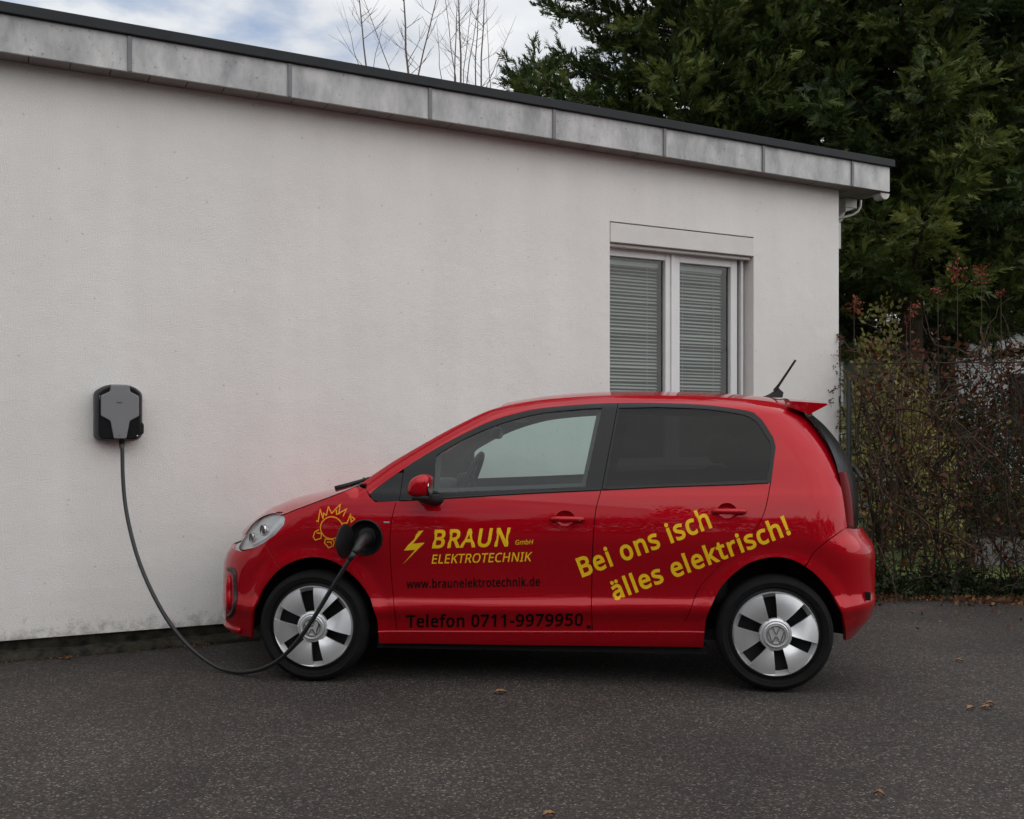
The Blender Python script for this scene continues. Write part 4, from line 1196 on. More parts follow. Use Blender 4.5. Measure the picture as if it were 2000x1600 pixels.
# fuel-less inner shell behind the shut lines, with the window openings cut out; also the cabin trim
body_poly = [cowl] + seam_line[::3] + rear_edge[3:-2] + [(arch_r[-1][0] - .06, .70), (arch_r[-1][0] - .06, .66)] + [(u, z + .035) for u, z in arch_r if .62 > z and False]
def circ_part(c, r, a0, a1, n=24): return [(c[0] + r * math.cos(t), c[1] + r * math.sin(t)) for t in np.linspace(a0, a1, n)]
inner_poly = [p2s(716, 952)] + [(u, z - .012) for u, z in seam_line[4::3]] + [(rear_edge[4][0] - .04, rear_edge[4][1]), (rear_edge[-1][0] - .05, rear_edge[-1][1])] + [(RW[0] + .42, .55)] + circ_part(RW, .405, .45, PI - .02) + [(RW[0] - .41, .20), (FW[0] + .41, .20)] + circ_part(FW, .405, .02, PI - .45) + [(FW[0] - .42, .58), (-.42, .70), (-.30, .80)]
hole_f = inset(fglass, .93); hole_r = inset(rglass, .90)
c_f = np.mean(fglass, 0)
hole_f = [(u + .012 if u > c_f[0] else u, z) for u, z in hole_f]
lining = panel('inner_trim', inner_poly, M['cabin'], holes=[hole_f, hole_r], off=.048, lip=0, res=.05)
# wheel housings
for c in (FW, RW):
    for sd_ in (-1, 1):
        m = MB(); n = 28
        rows = [[m.bm.verts.new((c[0] + .400 * math.cos(t), sd_ * min(w, float(S(c[0] + .4 * math.cos(t), c[1] + .4 * math.sin(t))) - .03), c[1] + .400 * math.sin(t))) for t in np.linspace(-.12, PI + .12, n)] for w in (.765, .60, .48)]
        for r0, r1 in zip(rows, rows[1:]):
            for k in range(n - 1): m.bm.faces.new((r0[k], r0[k + 1], r1[k + 1], r1[k]))
        cv = m.bm.verts.new((c[0], sd_ * .48, c[1]))
        for k in range(n - 1): m.bm.faces.new((rows[2][k], rows[2][k + 1], cv))
        m.build('wheel_housing', M['gap'], car)
# floor and bulkheads
MB().box((-.42, -.47, .20), (2.75, .47, .30)).build('floor', M['cabin'], car)
MB().box((-.40, -.47, .31), (.10, .47, .66)).build('bulkhead', M['gap'], car)
MB().box((2.50, -.47, .31), (2.86, .47, .80)).build('bulkhead', M['gap'], car)

# --- wheels
def wheel(c, sd_):
    wh = link('wheel', None, car, (c[0], sd_ * .80, c[1]))
    s_ = -sd_                                 # +1: inboard is +y for the near side
    tp = [(.232, .03), (.240, .010), (.2415, .0075), (.247, .004), (.249, .0055), (.262, -.002), (.266, -.0022), (.2675, .0005), (.280, .006), (.2815, .0085), (.291, .024), (.2965, .05), (.297, .08), (.2965, .115), (.291, .14), (.272, .155), (.240, .155), (.225, .14)]
    m = MB(); m.lathe([(r * 1.0, h * s_) for r, h in tp], 72, 'y')
    m.build('tyre', M['tyre'], wh, smooth=True, angle=50)
    m = MB(); m.lathe([(.236, .028 * s_), (.222, .022 * s_), (.216, .024 * s_), (.214, .055 * s_), (.10, .075 * s_), (0.001, .075 * s_)], 48, 'y')
    m.build('rim', M['black_plastic'], wh, smooth=True, angle=40)
    ph0 = math.radians(99.5)
    m = MB(); m.lathe([(.2165, .030 * s_), (.2155, .012 * s_), (.2115, .007 * s_), (.2085, .011 * s_), (.190, .034 * s_)], 64, 'y')
    m.build('hubcap_ring', M['alloy'], wh, smooth=True, angle=60)
    r1, r2 = .078, .2095
    for k in range(6):
        a0 = ph0 + k * PI / 3; a1 = a0 + PI / 3
        m = MB(); nr, na = 8, 8; rows = []; rows_b = []
        for i in range(nr + 1):
            r = r1 + (r2 - r1) * i / nr
            hw = (.0225 + .0120 * i / nr)
            d = math.asin(hw / r)
            ro, rb_ = [], []
            for j in range(na + 1):
                t = j / na
                a_ = (a0 + d) + (a1 - a0 - 2 * d) * t
                y = (.006 - .010 * math.sin(PI * min(1, i / nr * 1.0)) + .020 * (t - .5)) * s_
                ro.append(m.bm.verts.new((r * math.cos(a_), y, r * math.sin(a_))))
                rb_.append(m.bm.verts.new((r * math.cos(a_), y + .014 * s_, r * math.sin(a_))))
            rows.append(ro); rows_b.append(rb_)
        for i in range(nr):
            for j in range(na):
                m.bm.faces.new((rows[i][j], rows[i][j + 1], rows[i + 1][j + 1], rows[i + 1][j]))
            for j in (0, na):
                m.bm.faces.new((rows[i][j], rows[i + 1][j], rows_b[i + 1][j], rows_b[i][j]))
        for i in (0, nr):
            for j in range(na): m.bm.faces.new((rows[i][j], rows[i][j + 1], rows_b[i][j + 1], rows_b[i][j]))
        m.build('hubcap_blade', M['alloy'], wh, smooth=True, angle=40)
    m = MB(); m.lathe([(.084, .016 * s_), (.081, .001 * s_), (.070, -.003 * s_), (.067, .003 * s_), (.064, -.010 * s_), (.060, -.012 * s_), (.057, -.008 * s_), (.0561, -.004 * s_), (0.0005, -.007 * s_)], 48, 'y')
    m.build('hub_cap', M['alloy'], wh, smooth=True, angle=35)
    # emblem: a ring holding a V above a W
    m = MB()
    def stroke(p, q, w=.0062):
        p, q = Vector((p[0], 0, p[1])), Vector((q[0], 0, q[1])); d = (q - p).normalized(); n_ = Vector((-d.z, 0, d.x)) * w / 2
        vs_ = [m.bm.verts.new(v_ + Vector((0, y, 0))) for y in (-.0105 * s_, -.004 * s_) for v_ in (p - n_, p + n_, q + n_, q - n_)]
        for f_ in ((0, 1, 2, 3), (7, 6, 5, 4), (0, 4, 5, 1), (1, 5, 6, 2), (2, 6, 7, 3), (3, 7, 4, 0)): m.bm.faces.new([vs_[i] for i in f_])
    R_ = .048
    mir = 1
    for sx in (-1, 1):
        stroke((sx * R_ * .40, R_ * .90), (sx * R_ * .035, R_ * .06))
        stroke((sx * R_ * .86, R_ * .48), (sx * R_ * .42, -R_ * .86))
        stroke((sx * R_ * .42, -R_ * .86), (sx * R_ * .035, -R_ * .14))
    m.lathe([(R_ * 1.0, -.004 * s_), (R_ * 1.0, -.0112 * s_), (R_ * .90, -.0112 * s_), (R_ * .90, -.004 * s_)], 40, 'y')
    m.build('wheel_emblem', M['chrome'], wh)
    return wh
for c in (FW, RW):
    for sd_ in (-1, 1): wheel(c, sd_)

# --- door mirrors
def mirror_():
    mc = unproj(821, 951, -.93)
    for i, sd_ in enumerate((-1, 1)):
        m = MB(); bmesh.ops.create_icosphere(m.bm, subdivisions=4, radius=1)
        for v_ in m.bm.verts:
            x, y, z = v_.co
            sx = abs(x) ** .62 * (1 if x > 0 else -1); sz = abs(z) ** .6 * (1 if z > 0 else -1); sy = abs(y) ** .7 * (1 if y > 0 else -1)
            tp = 1 - .28 * (sx < 0) * abs(sx)
            v_.co = (mc[0] + .058 * sx + .012 * sz, sd_ * .93 + .088 * sy * 1, mc[1] + .062 * sz * tp + .004)
        o = m.build('door_mirror', M['paint'], fdoor[i], smooth=True)
        m = MB()
        rows = []
        c0 = (mc[0] + .01, sd_ * .90, mc[1] - .055); c1 = (mc[0] + .07, sd_ * .775, mc[1] - .075)
        m.tube([c0, tuple((np.array(c0) + np.array(c1)) / 2 - np.array((0, 0, .006))), c1], [.034, .028, .032], 12)
        m.box((mc[0] - .035, sd_ * .93 - .07, mc[1] - .068), (mc[0] + .052, sd_ * .93 + .07, mc[1] - .040), .012)
        m.build('mirror_foot', M['black_plastic'], fdoor[i], smooth=True, angle=40)
        MB().prism([(sd_ * .93 + .07 * math.cos(t) , mc[1] + .045 * math.sin(t)) for t in np.linspace(0, 2 * PI, 24)[:-1]], mc[0] + .052, mc[0] + .0545, axis='x').build('mirror_glass', M['chrome'], fdoor[i])
mirror_()
# --- aerial, wipers
ab = unproj(1518, 771, -.02); at_ = unproj(1555, 703, -.02)
rows = []
m = MB()
for t in np.linspace(0, 1, 9):
    hh = .006 + .052 * t ** 1.6 * (1 - .0 * t); wd = .010 + .016 * t
    x_ = ab[0] - .085 + .115 * t
    zb_ = ab[1] - .016
    rows.append([m.bm.verts.new(p) for p in ((x_, -wd, zb_), (x_ + .006 * t, -wd * .75, zb_ + hh * .5), (x_ - .022 * t, -wd * .2, zb_ + hh), (x_ - .022 * t, wd * .2, zb_ + hh), (x_ + .006 * t, wd * .75, zb_ + hh * .5), (x_, wd, zb_))])
for r0, r1 in zip(rows, rows[1:]):
    for k in range(5): m.bm.faces.new((r0[k], r0[k + 1], r1[k + 1], r1[k]))
m.bm.faces.new(rows[0]); m.bm.faces.new(rows[-1][::-1])
m.tube([(ab[0] - .012, 0, ab[1] + .022), (ab[0] + .016, 0, ab[1] + .062), (at_[0], 0, at_[1])], [.012, .0075, .0065], 8)
m.build('aerial', M['black_plastic'], car, smooth=True, angle=50)
wp = [unproj(664, 950, -.35), unproj(715, 937, -.35)]
MB().tube([(wp[0][0], -.45, wp[0][1] - .012), (wp[0][0] + .07, -.42, wp[0][1] + .012), (wp[1][0], -.30, wp[1][1] + .004), (wp[1][0] + .05, -.05, wp[1][1] + .02)], [.018, .013, .009, .006], 8).tube([(wp[0][0] - .02, .30, wp[0][1]), (wp[0][0] + .03, .10, wp[0][1] + .012), (wp[1][0] - .05, -.2, wp[1][1] + .0)], [.014, .011, .008], 8).build('wiper', M['black_plastic'], car, smooth=True)
# small badge on the wing, small sticker at the foot of the door
bd = p2s(755, 1021)
MB().box((-.016, -.0025, -.004), (.016, .0015, .004), .001).build('wing_badge', M['chrome'], car, surf3(*bd), .0)
st = p2s(1150, 1224)
MB().box((-.011, -.0018, -.009), (.011, .001, .009), .0005).build('door_sticker', M['black_vinyl'], fdoor[0], surf3(*st))

# --- charging port
m_ = bowl_mesh(port[0], port[1], PR, PR * 1.0, .055, -1); m_.materials.clear(); m_.materials.append(M['black_plastic'])
cp = link('charging_port', m_, car)
pts = [surf3(port[0] + PR * .985 * math.cos(t), port[1] + PR * .985 * math.sin(t), .001) for t in np.linspace(0, 2 * PI, 41)]
MB().tube(pts, .0055, 6, caps=False).build('port_rim', M['black_plastic'], cp, smooth=True)
sw = float(S(*port))
MB().lathe([(.040, .0), (.040, -.034), (.034, -.036), (.032, -.01), (0.001, -.01)], 28, 'y', (port[0] + .012, -sw + .05, port[1] - .005)).build('socket', M['black_plastic'], cp, smooth=True, angle=40)
# flap swung open towards the front
fl = MB(); fl.lathe([(0.001, -.006), (PR * .80, -.006), (PR * .96, -.002), (PR * .97, .004), (PR * .90, .007), (0.001, .007)], 36, 'y')
fo = fl.build('port_flap', M['black_plastic'], cp, smooth=True, angle=35)
hu, hw_ = port[0] - PR * .62, -sw - .006
FA = math.radians(75)
fo.location = (hu - PR * math.cos(FA) * 1.0, hw_ - PR * math.sin(FA) * 1.0, port[1] - .012)
fo.rotation_euler = (0, 0, FA)

# --- lettering: flat vinyl that lies on the painted panels
def uz(px, py): return np.array(p2s(px, py))
# letter shapes (1/1000 of the em): advance, then closed outlines x0, y0, x1, y1, ...
GLYPHS = {' ':[209],'!':[216,[131,161,85,161,65,573,151,573],[58,43,61,69,72,85,88,94,107,97,126,94,142,85,153,69,157,43,153,18,142,2,126,-8,107,-11,88,-8,72,2,61,18]],'-':[258,[32,184,32,246,226,246,226,184]],'.':[215,[58,43,61,69,72,85,88,94,107,97,126,94,142,85,153,69,157,43,153,18,142,2,126,-8,107,-11,88,-8,72,2,61,18]],'0':[459,[419,287,409,163,401,128,390,97,376,70,359,47,339,27,316,12,290,1,261,-6,229,-8,188,-4,153,8,122,27,97,54,76,88,60,129,48,176,42,229,39,287,41,346,48,399,58,446,73,486,93,520,119,547,149,566,186,578,229,581,269,578,304,566,335,547,361,520,382,486,399,446,410,399,417,346],[110,287,111,238,115,194,121,156,131,125,143,98,159,78,190,59,229,52,268,59,298,78,314,98,326,124,336,156,343,194,347,238,348,287,347,336,343,380,336,417,326,449,314,475,298,495,268,515,229,521,190,515,159,495,143,475,131,449,121,417,115,380,111,336]],'1':[459,[285,0,216,0,216,400,216,439,217,470,219,499,196,477,169,455,108,405,71,452,226,573,285,573]],'5':[459,[221,351,258,349,292,342,322,331,349,316,371,297,389,274,402,247,410,217,413,183,410,145,402,111,387,81,368,54,343,32,314,15,280,2,242,-5,199,-8,116,0,51,23,51,90,121,62,200,52,239,55,274,65,302,82,323,106,336,137,341,176,337,210,325,239,306,262,279,279,243,289,197,292,146,288,99,280,64,302,86,573,373,573,373,508,146,508,132,342,169,348]],'7':[459,[109,0,344,508,35,508,35,573,419,573,419,518,187,0]],'9':[459,[417,328,410,231,387,139,374,112,358,86,340,63,318,42,293,25,265,11,232,0,195,-6,154,-8,117,-6,82,0,82,60,115,53,152,50,188,52,218,58,245,68,278,90,303,118,316,141,327,165,334,192,346,281,341,281,310,247,266,223,204,214,173,216,144,223,118,235,95,250,76,270,61,294,49,321,42,352,40,387,43,426,50,460,63,491,80,517,101,540,127,557,156,570,188,578,223,581,262,577,299,565,332,545,361,518,377,495,391,469,402,439,410,406,415,369],[223,521,192,518,165,507,142,488,124,463,113,429,110,388,113,354,122,325,137,301,158,284,186,273,220,269,256,273,286,285,311,303,330,325,342,349,346,374,338,426,315,474,277,508,252,518]],'A':[512,[437,0,368,177,141,177,73,0,0,0,224,575,289,575,512,0],[282,415,274,438,263,473,255,500,247,468,238,438,230,415,165,241,346,241]],'B':[521,[241,573,307,569,361,558,404,541,434,515,453,478,459,431,456,399,446,371,431,347,409,328,382,313,350,304,350,300,415,279,441,261,461,236,474,203,478,163,475,130,467,100,454,74,436,52,413,33,385,19,354,8,318,2,279,0,78,0,78,573],[256,329,300,331,334,339,357,352,377,382,384,423,376,463,351,490,324,502,289,509,245,511,150,511,150,329],[150,269,150,61,265,61,311,64,346,74,371,91,388,112,398,138,401,168,398,197,388,221,370,241,344,256,321,263,293,267,260,269]],'C':[507,[323,517,294,516,266,510,241,502,206,482,178,456,162,434,149,410,139,383,131,353,127,321,125,286,128,241,135,200,147,164,164,132,186,105,213,83,244,68,281,58,322,55,394,62,460,78,460,15,393,-2,312,-8,257,-4,208,8,166,28,130,56,101,90,78,131,62,178,52,230,49,287,51,329,57,369,67,406,81,440,99,471,120,499,145,523,174,543,206,559,242,571,281,578,324,581,409,572,482,547,453,486,394,508]],'E':[446,[398,0,78,0,78,573,398,573,398,509,150,509,150,330,383,330,383,268,150,268,150,63,398,63]],'G':[584,[326,302,524,302,524,22,431,-1,323,-8,267,-4,217,8,173,28,136,55,105,89,81,130,63,176,52,229,49,286,53,343,65,395,84,442,111,482,145,517,186,544,233,564,286,577,346,581,437,572,516,547,489,484,421,508,342,517,298,514,259,505,225,489,195,468,170,441,150,409,136,373,127,332,124,286,127,243,134,202,146,166,164,133,187,106,216,84,251,68,292,58,340,55,404,59,452,68,452,238,326,238]],'H':[594,[516,0,443,0,443,267,150,267,150,0,78,0,78,573,150,573,150,330,443,330,443,573,516,573]],'I':[272,[239,0,32,0,32,42,99,57,99,515,32,531,32,573,239,573,239,531,172,515,172,57,239,42]],'K':[496,[496,0,411,0,209,273,150,222,150,0,78,0,78,573,150,573,150,290,199,345,249,399,403,573,488,573,261,323]],'L':[420,[78,0,78,573,150,573,150,64,400,64,400,0]],'N':[609,[532,0,447,0,141,476,138,476,141,432,143,378,144,320,144,0,78,0,78,573,161,573,467,99,470,99,468,137,466,193,464,249,464,573,532,573]],'O':[626,[577,287,576,244,570,204,561,166,547,132,531,101,510,73,486,49,459,29,428,13,393,1,355,-6,314,-8,271,-6,232,1,196,13,165,29,138,49,114,73,94,101,78,132,65,167,56,204,51,245,49,288,52,344,62,396,78,442,100,482,130,517,166,545,208,565,258,577,314,581,369,577,417,565,459,545,495,517,524,483,547,442,564,396,574,344],[125,287,127,241,134,200,145,163,161,131,182,104,207,83,238,67,273,58,314,55,354,58,390,67,420,83,445,104,465,131,481,163,492,200,499,241,501,287,496,354,481,411,456,457,421,491,373,511,314,518,274,515,238,506,207,490,182,469,161,443,145,411,134,374,127,333]],'R':[499,[236,573,281,571,320,565,353,555,381,540,404,522,422,500,434,474,442,444,444,410,440,368,427,334,408,306,385,285,330,257,487,0,403,0,264,237,150,237,150,0,78,0,78,573],[232,510,150,510,150,298,236,298,278,301,312,310,338,325,355,347,366,374,370,407,366,440,355,467,336,486,310,500,275,507]],'T':[446,[259,0,187,0,187,509,8,509,8,573,437,573,437,509,259,509]],'U':[586,[513,202,511,164,503,128,489,95,470,65,446,40,416,20,380,4,338,-5,290,-8,225,-2,171,18,128,50,97,93,78,144,72,204,72,573,144,573,144,201,148,158,161,122,182,93,211,72,248,59,294,55,327,57,355,63,379,73,407,96,427,126,438,161,442,202,442,573,513,573]],'a':[450,[231,437,279,433,318,422,347,403,368,375,381,338,385,293,385,0,334,0,320,61,317,61,279,22,234,-1,172,-8,136,-5,103,6,75,23,55,48,41,80,37,119,43,159,59,192,87,219,127,238,179,251,243,257,316,259,316,285,310,330,293,359,265,375,227,380,163,370,106,347,84,400,151,426],[252,208,204,203,167,195,141,182,118,155,110,119,115,87,132,66,157,53,188,49,223,52,253,62,279,79,299,103,311,134,315,172,315,210]],'b':[493,[139,461,138,410,135,373,139,373,161,398,189,419,213,429,240,435,272,437,322,431,365,412,401,381,428,338,444,283,449,215,447,168,439,127,427,91,410,61,390,36,365,17,337,3,306,-5,272,-8,240,-6,213,0,189,10,161,31,139,55,133,55,119,0,68,0,68,609,139,609],[260,379,219,374,188,361,165,339,150,308,144,282,140,252,139,217,139,214,142,165,150,125,165,93,187,69,219,55,261,51,297,55,325,69,348,93,363,126,373,166,376,216,373,265,363,306,348,338,325,360,296,374]],'c':[385,[241,-8,204,-5,170,2,139,15,112,34,88,58,69,87,55,123,47,165,44,213,47,262,56,305,71,342,90,372,114,396,142,415,174,428,208,435,245,438,309,431,358,415,337,356,292,370,244,376,204,371,172,358,148,335,131,303,123,277,119,247,117,213,119,181,123,152,131,126,148,94,172,71,202,58,240,53,302,60,351,78,351,15,304,-2]],'d':[493,[221,-8,171,-2,128,17,92,48,65,91,49,146,44,214,49,282,66,338,93,381,128,413,171,432,221,438,280,429,323,407,354,374,359,374,356,405,354,438,354,609,425,609,425,0,368,0,358,58,354,58,323,24,279,1],[232,51,273,55,305,67,328,88,343,117,352,154,355,200,355,213,352,263,343,304,329,336,306,360,274,375,231,379,196,374,168,359,146,334,130,300,120,260,117,213,120,165,130,125,146,93,168,69,197,55]],'e':[452,[234,438,269,435,301,427,329,414,354,396,374,373,390,346,402,315,409,281,411,244,411,201,117,201,122,157,134,119,154,90,181,69,215,56,254,52,327,60,392,82,392,20,327,-1,251,-8,212,-5,176,3,143,17,114,36,90,61,70,91,56,126,47,167,44,212,47,257,55,297,68,333,86,364,108,390,134,411,164,426,198,435],[233,380,202,377,175,366,154,348,137,323,125,293,119,257,338,257,335,292,326,322,312,346,292,364,266,376]],'f':[276,[266,375,158,375,158,0,87,0,87,375,12,375,12,408,87,432,87,457,89,492,95,522,104,547,124,577,152,597,186,609,227,613,274,609,310,599,292,544,262,552,228,556,197,550,175,532,162,502,158,458,158,430,266,430]],'h':[496,[139,431,138,399,135,370,140,370,174,407,221,429,273,437,306,435,335,430,360,421,391,400,413,370,423,344,429,314,431,280,431,0,361,0,361,275,358,307,351,333,338,353,308,372,265,379,222,374,189,360,166,338,150,308,144,283,140,254,139,222,139,0,68,0,68,609,139,609]],'i':[207,[139,430,139,0,68,0,68,430],[104,591,133,580,142,566,145,546,142,526,133,512,104,501,88,504,75,512,66,526,63,546,66,566,75,580,88,588]],'k':[428,[138,291,137,257,135,221,138,221,152,240,172,264,189,285,326,430,409,430,235,246,421,0,336,0,187,200,138,158,138,0,68,0,68,609,138,609]],'l':[207,[139,0,68,0,68,609,139,609]],'m':[750,[540,438,584,434,621,421,649,401,669,371,681,330,685,280,685,0,615,0,615,277,610,321,594,353,567,372,528,379,490,374,460,362,438,342,423,315,414,280,411,237,411,0,342,0,342,277,332,333,320,353,303,367,281,376,253,379,215,374,185,360,164,338,150,308,144,283,140,255,139,223,139,0,68,0,68,430,125,430,136,371,140,371,173,409,217,431,266,438,298,436,325,430,349,420,378,398,398,366,402,366,418,388,438,406,461,420,486,430,512,436]],'n':[496,[275,438,322,434,361,421,391,401,413,371,426,330,431,280,431,0,361,0,361,275,358,307,351,333,338,353,308,372,265,379,222,374,189,361,166,338,151,308,142,269,139,223,139,0,68,0,68,430,125,430,136,371,140,371,175,409,222,431]],'o':[485,[442,216,440,181,436,150,428,121,417,95,404,71,388,51,359,25,324,7,299,-1,271,-6,241,-8,200,-4,163,7,129,25,100,51,84,71,70,95,59,121,51,150,46,181,44,216,47,261,55,301,68,336,87,367,110,392,137,412,169,426,204,435,244,438,281,435,316,426,347,412,374,392,398,367,417,336,431,301,439,261],[117,216,119,184,123,154,130,128,147,95,172,71,203,56,243,51,282,56,314,71,339,95,356,128,363,154,367,184,369,216,367,248,363,277,355,303,338,335,314,359,282,374,242,379,202,374,171,359,147,335,130,303,120,263]],'r':[331,[269,438,295,437,319,433,310,368,287,372,264,374,217,363,176,334,149,289,139,229,139,0,68,0,68,430,126,430,134,351,137,351,170,395,214,426,240,435]],'s':[384,[348,119,343,80,327,49,302,24,268,6,241,-2,210,-6,176,-8,99,-1,42,19,42,83,104,60,178,49,224,53,256,66,274,86,280,112,271,141,239,167,174,196,103,228,76,245,57,266,45,292,41,324,46,358,61,386,85,408,118,425,157,435,202,438,275,430,339,409,315,353,258,372,197,380,159,377,131,366,114,350,108,328,119,298,154,274,219,246,289,215,314,197,333,176,344,150]],'t':[289,[212,50,245,53,272,59,272,5,240,-4,200,-8,167,-5,138,4,112,20,91,44,82,66,76,93,74,125,74,375,13,375,13,409,75,437,103,528,144,528,144,430,269,430,269,375,144,375,144,127,149,93,163,69,185,54]],'u':[496,[427,430,427,0,370,0,359,57,356,57,321,20,273,-1,220,-8,187,-6,159,-1,134,8,103,29,81,59,71,85,65,114,63,148,63,430,135,430,135,153,137,122,145,96,158,76,188,57,230,51,273,55,306,69,330,91,345,121,352,146,356,175,357,206,357,430]],'w':[630,[346,243,336,276,328,308,321,335,316,357,313,357,308,335,302,307,294,275,284,242,207,1,127,1,9,431,82,431,141,201,153,154,163,109,169,73,172,73,178,97,185,128,193,160,201,188,277,431,354,431,428,188,440,149,451,109,457,74,460,74,466,108,477,153,489,201,549,431,621,431,502,1,419,1]],'ä':[450,[231,437,279,433,318,422,347,403,368,375,381,338,385,293,385,0,334,0,320,61,317,61,279,22,234,-1,172,-8,136,-5,103,6,75,23,55,48,41,80,37,119,43,159,59,192,87,219,127,238,179,251,243,257,316,259,316,285,310,330,293,359,265,375,227,380,163,370,106,347,84,400,151,426],[252,208,204,203,167,195,141,182,118,155,110,119,115,87,132,66,157,53,188,49,223,52,253,62,279,79,299,103,311,134,315,172,315,210],[113,546,116,564,124,576,151,585,177,576,186,564,188,546,186,529,177,516,151,506,124,516,116,529],[264,546,267,564,275,576,301,585,327,576,336,564,338,546,336,529,327,516,301,506,275,516,267,529]]}
def outline_offset(p, d):
    p = np.array(p, float); a_, b_ = np.roll(p, 1, 0), np.roll(p, -1, 0)
    e0 = p - a_; e1 = b_ - p
    e0 /= np.maximum(1e-9, np.linalg.norm(e0, axis=1, keepdims=True)); e1 /= np.maximum(1e-9, np.linalg.norm(e1, axis=1, keepdims=True))
    n0 = np.stack([-e0[:, 1], e0[:, 0]], 1); n1 = np.stack([-e1[:, 1], e1[:, 0]], 1)
    m_ = n0 + n1; l2 = np.maximum(.5, (m_ * m_).sum(1, keepdims=True))
    return p + m_ * (2 * d / l2)
def winding(px, py, loops):
    w = np.zeros(len(px))
    for lp in loops:
        x0, y0 = lp[:, 0], lp[:, 1]; x1, y1 = np.roll(x0, -1), np.roll(y0, -1)
        for k in range(len(lp)):
            up = (y0[k] <= py) & (y1[k] > py); dn = (y0[k] > py) & (y1[k] <= py)
            side = (x1[k] - x0[k]) * (py - y0[k]) - (px - x0[k]) * (y1[k] - y0[k])
            w += up * (side > 0) - dn * (side < 0) * 1.0
    return w
def text_mesh(txt, bold=0.0, shear=0.0):
    V, F, x = [], [], 0.0
    for ch in txt:
        g = GLYPHS[ch]; loops = []
        for lp in g[1:]:
            p = np.array(lp, float).reshape(-1, 2)[::-1]      # counter-clockwise outside
            loops.append(outline_offset(p, -bold * 1000))
        if loops:
            pts = np.concatenate(loops); ed = []; st = 0
            for lp in loops:
                n = len(lp); ed += [(st + k, st + (k + 1) % n) for k in range(n)]; st += n
            vs, es, fs, *_ = delaunay_2d_cdt([Vector(q / 1000) for q in pts], ed, [], 0, 1e-6)
            vv = np.array([tuple(q) for q in vs]); ff = np.array([list(q) for q in fs if len(q) == 3])
            c = vv[ff].mean(1) * 1000
            ff = ff[winding(c[:, 0], c[:, 1], loops) > .5]
            F += [tuple(int(k) + len(V) for k in f_) for f_ in ff]
            V += [(q[0] + x, q[1]) for q in vv]
        x += g[0] / 1000 + 2 * bold
    V = np.array(V); used = sorted({k for f_ in F for k in f_}); mp = {k: i for i, k in enumerate(used)}
    return V[used], [tuple(mp[k] for k in f_) for f_ in F]
def lettering(name, txt, p0, p1, top, mat, bold=0.0, shear=0.0, parent=car, cap_char='H', out=.0016):
    """baseline from p0 to p1, cap height = pixel distance 'top' at p0 (perpendicular to the baseline)"""
    v_, f_ = text_mesh(txt, bold, 0.0)
    c_, _ = text_mesh(cap_char, bold, 0.0)
    cap = c_[:, 1].max()
    x0, x1 = v_[:, 0].min(), v_[:, 0].max()
    d = np.array(p1, float) - np.array(p0, float); n_ = np.array([d[1], -d[0]]) / np.linalg.norm(d)
    if n_[1] > 0: n_ = -n_
    o, e1, e2 = uz(*p0), uz(*p1), uz(*(np.array(p0) + n_ * top))
    U = (e1 - o); T = (e2 - o)
    vx = (v_[:, 0] - x0) / (x1 - x0); vy = v_[:, 1] / cap
    if shear: vx = vx + shear * vy * cap / (x1 - x0) - shear * cap / (x1 - x0) * 0
    q = o[None] + vx[:, None] * U[None] + vy[:, None] * T[None]
    P3 = np.stack([q[:, 0], -S(q[:, 0], q[:, 1]) - out, q[:, 1]], 1)
    me = mesh_from(P3, f_, mat, name, False)
    bm = bmesh.new(); bm.from_mesh(me); bmesh.ops.triangulate(bm, faces=bm.faces[:])
    for f in bm.faces:
        f.normal_update()
        if f.normal.y > 0: f.normal_flip()
    bm.to_mesh(me); bm.free()
    return link(name, me, parent)
lettering('lettering', 'BRAUN', (844, 1070), (992, 1066), 35, M['yellow'], .024, .20)
lettering('lettering', 'GmbH', (1006, 1064), (1040, 1063), 9, M['yellow'], .006, .20)
lettering('lettering', 'ELEKTROTECHNIK', (843, 1101), (1037, 1096), 17.5, M['yellow'], .008, .20)
lettering('lettering', 'www.braunelektrotechnik.de', (794, 1149), (1055, 1144), 16.5, M['black_vinyl'], .020)
lettering('lettering', 'Telefon 0711-9979950', (794, 1225), (1138, 1222), 23.5, M['black_vinyl'], .022)
lettering('lettering', 'Bei ons isch', (1137, 1127), (1391, 1029), 38, M['yellow'], .024)
lettering('lettering', 'älles elektrisch!', (1200, 1173), (1545, 1042), 37, M['yellow'], .024)

def decal(name, poly_px, mat, out=.0016, parent=car):
    pts = [p2s(x, y) for x, y in poly_px]
    vs, es, fs, *_ = delaunay_2d_cdt([Vector(p) for p in pts], [(i, (i + 1) % len(pts)) for i in range(len(pts))], [], 1, 1e-6)
    V = np.array([tuple(q) for q in vs]); Fc = [list(f_) for f_ in fs]
    ok = in_poly(V[np.array(Fc)].mean(1)[:, 0], V[np.array(Fc)].mean(1)[:, 1], pts)
    V3 = [(u, -float(S(u, z)) - out, z) for u, z in V]
    return link(name, mesh_from(V3, [f_ for f_, k in zip(Fc, ok) if k], mat, smooth=False), parent)
zz = lambda x, y: (740 + x / 4, 960 + y / 4)
decal('lightning_bolt', [zz(*q) for q in [(312, 310), (350, 304), (266, 408), (358, 400), (188, 568), (284, 456), (196, 462)]], M['yellow'])
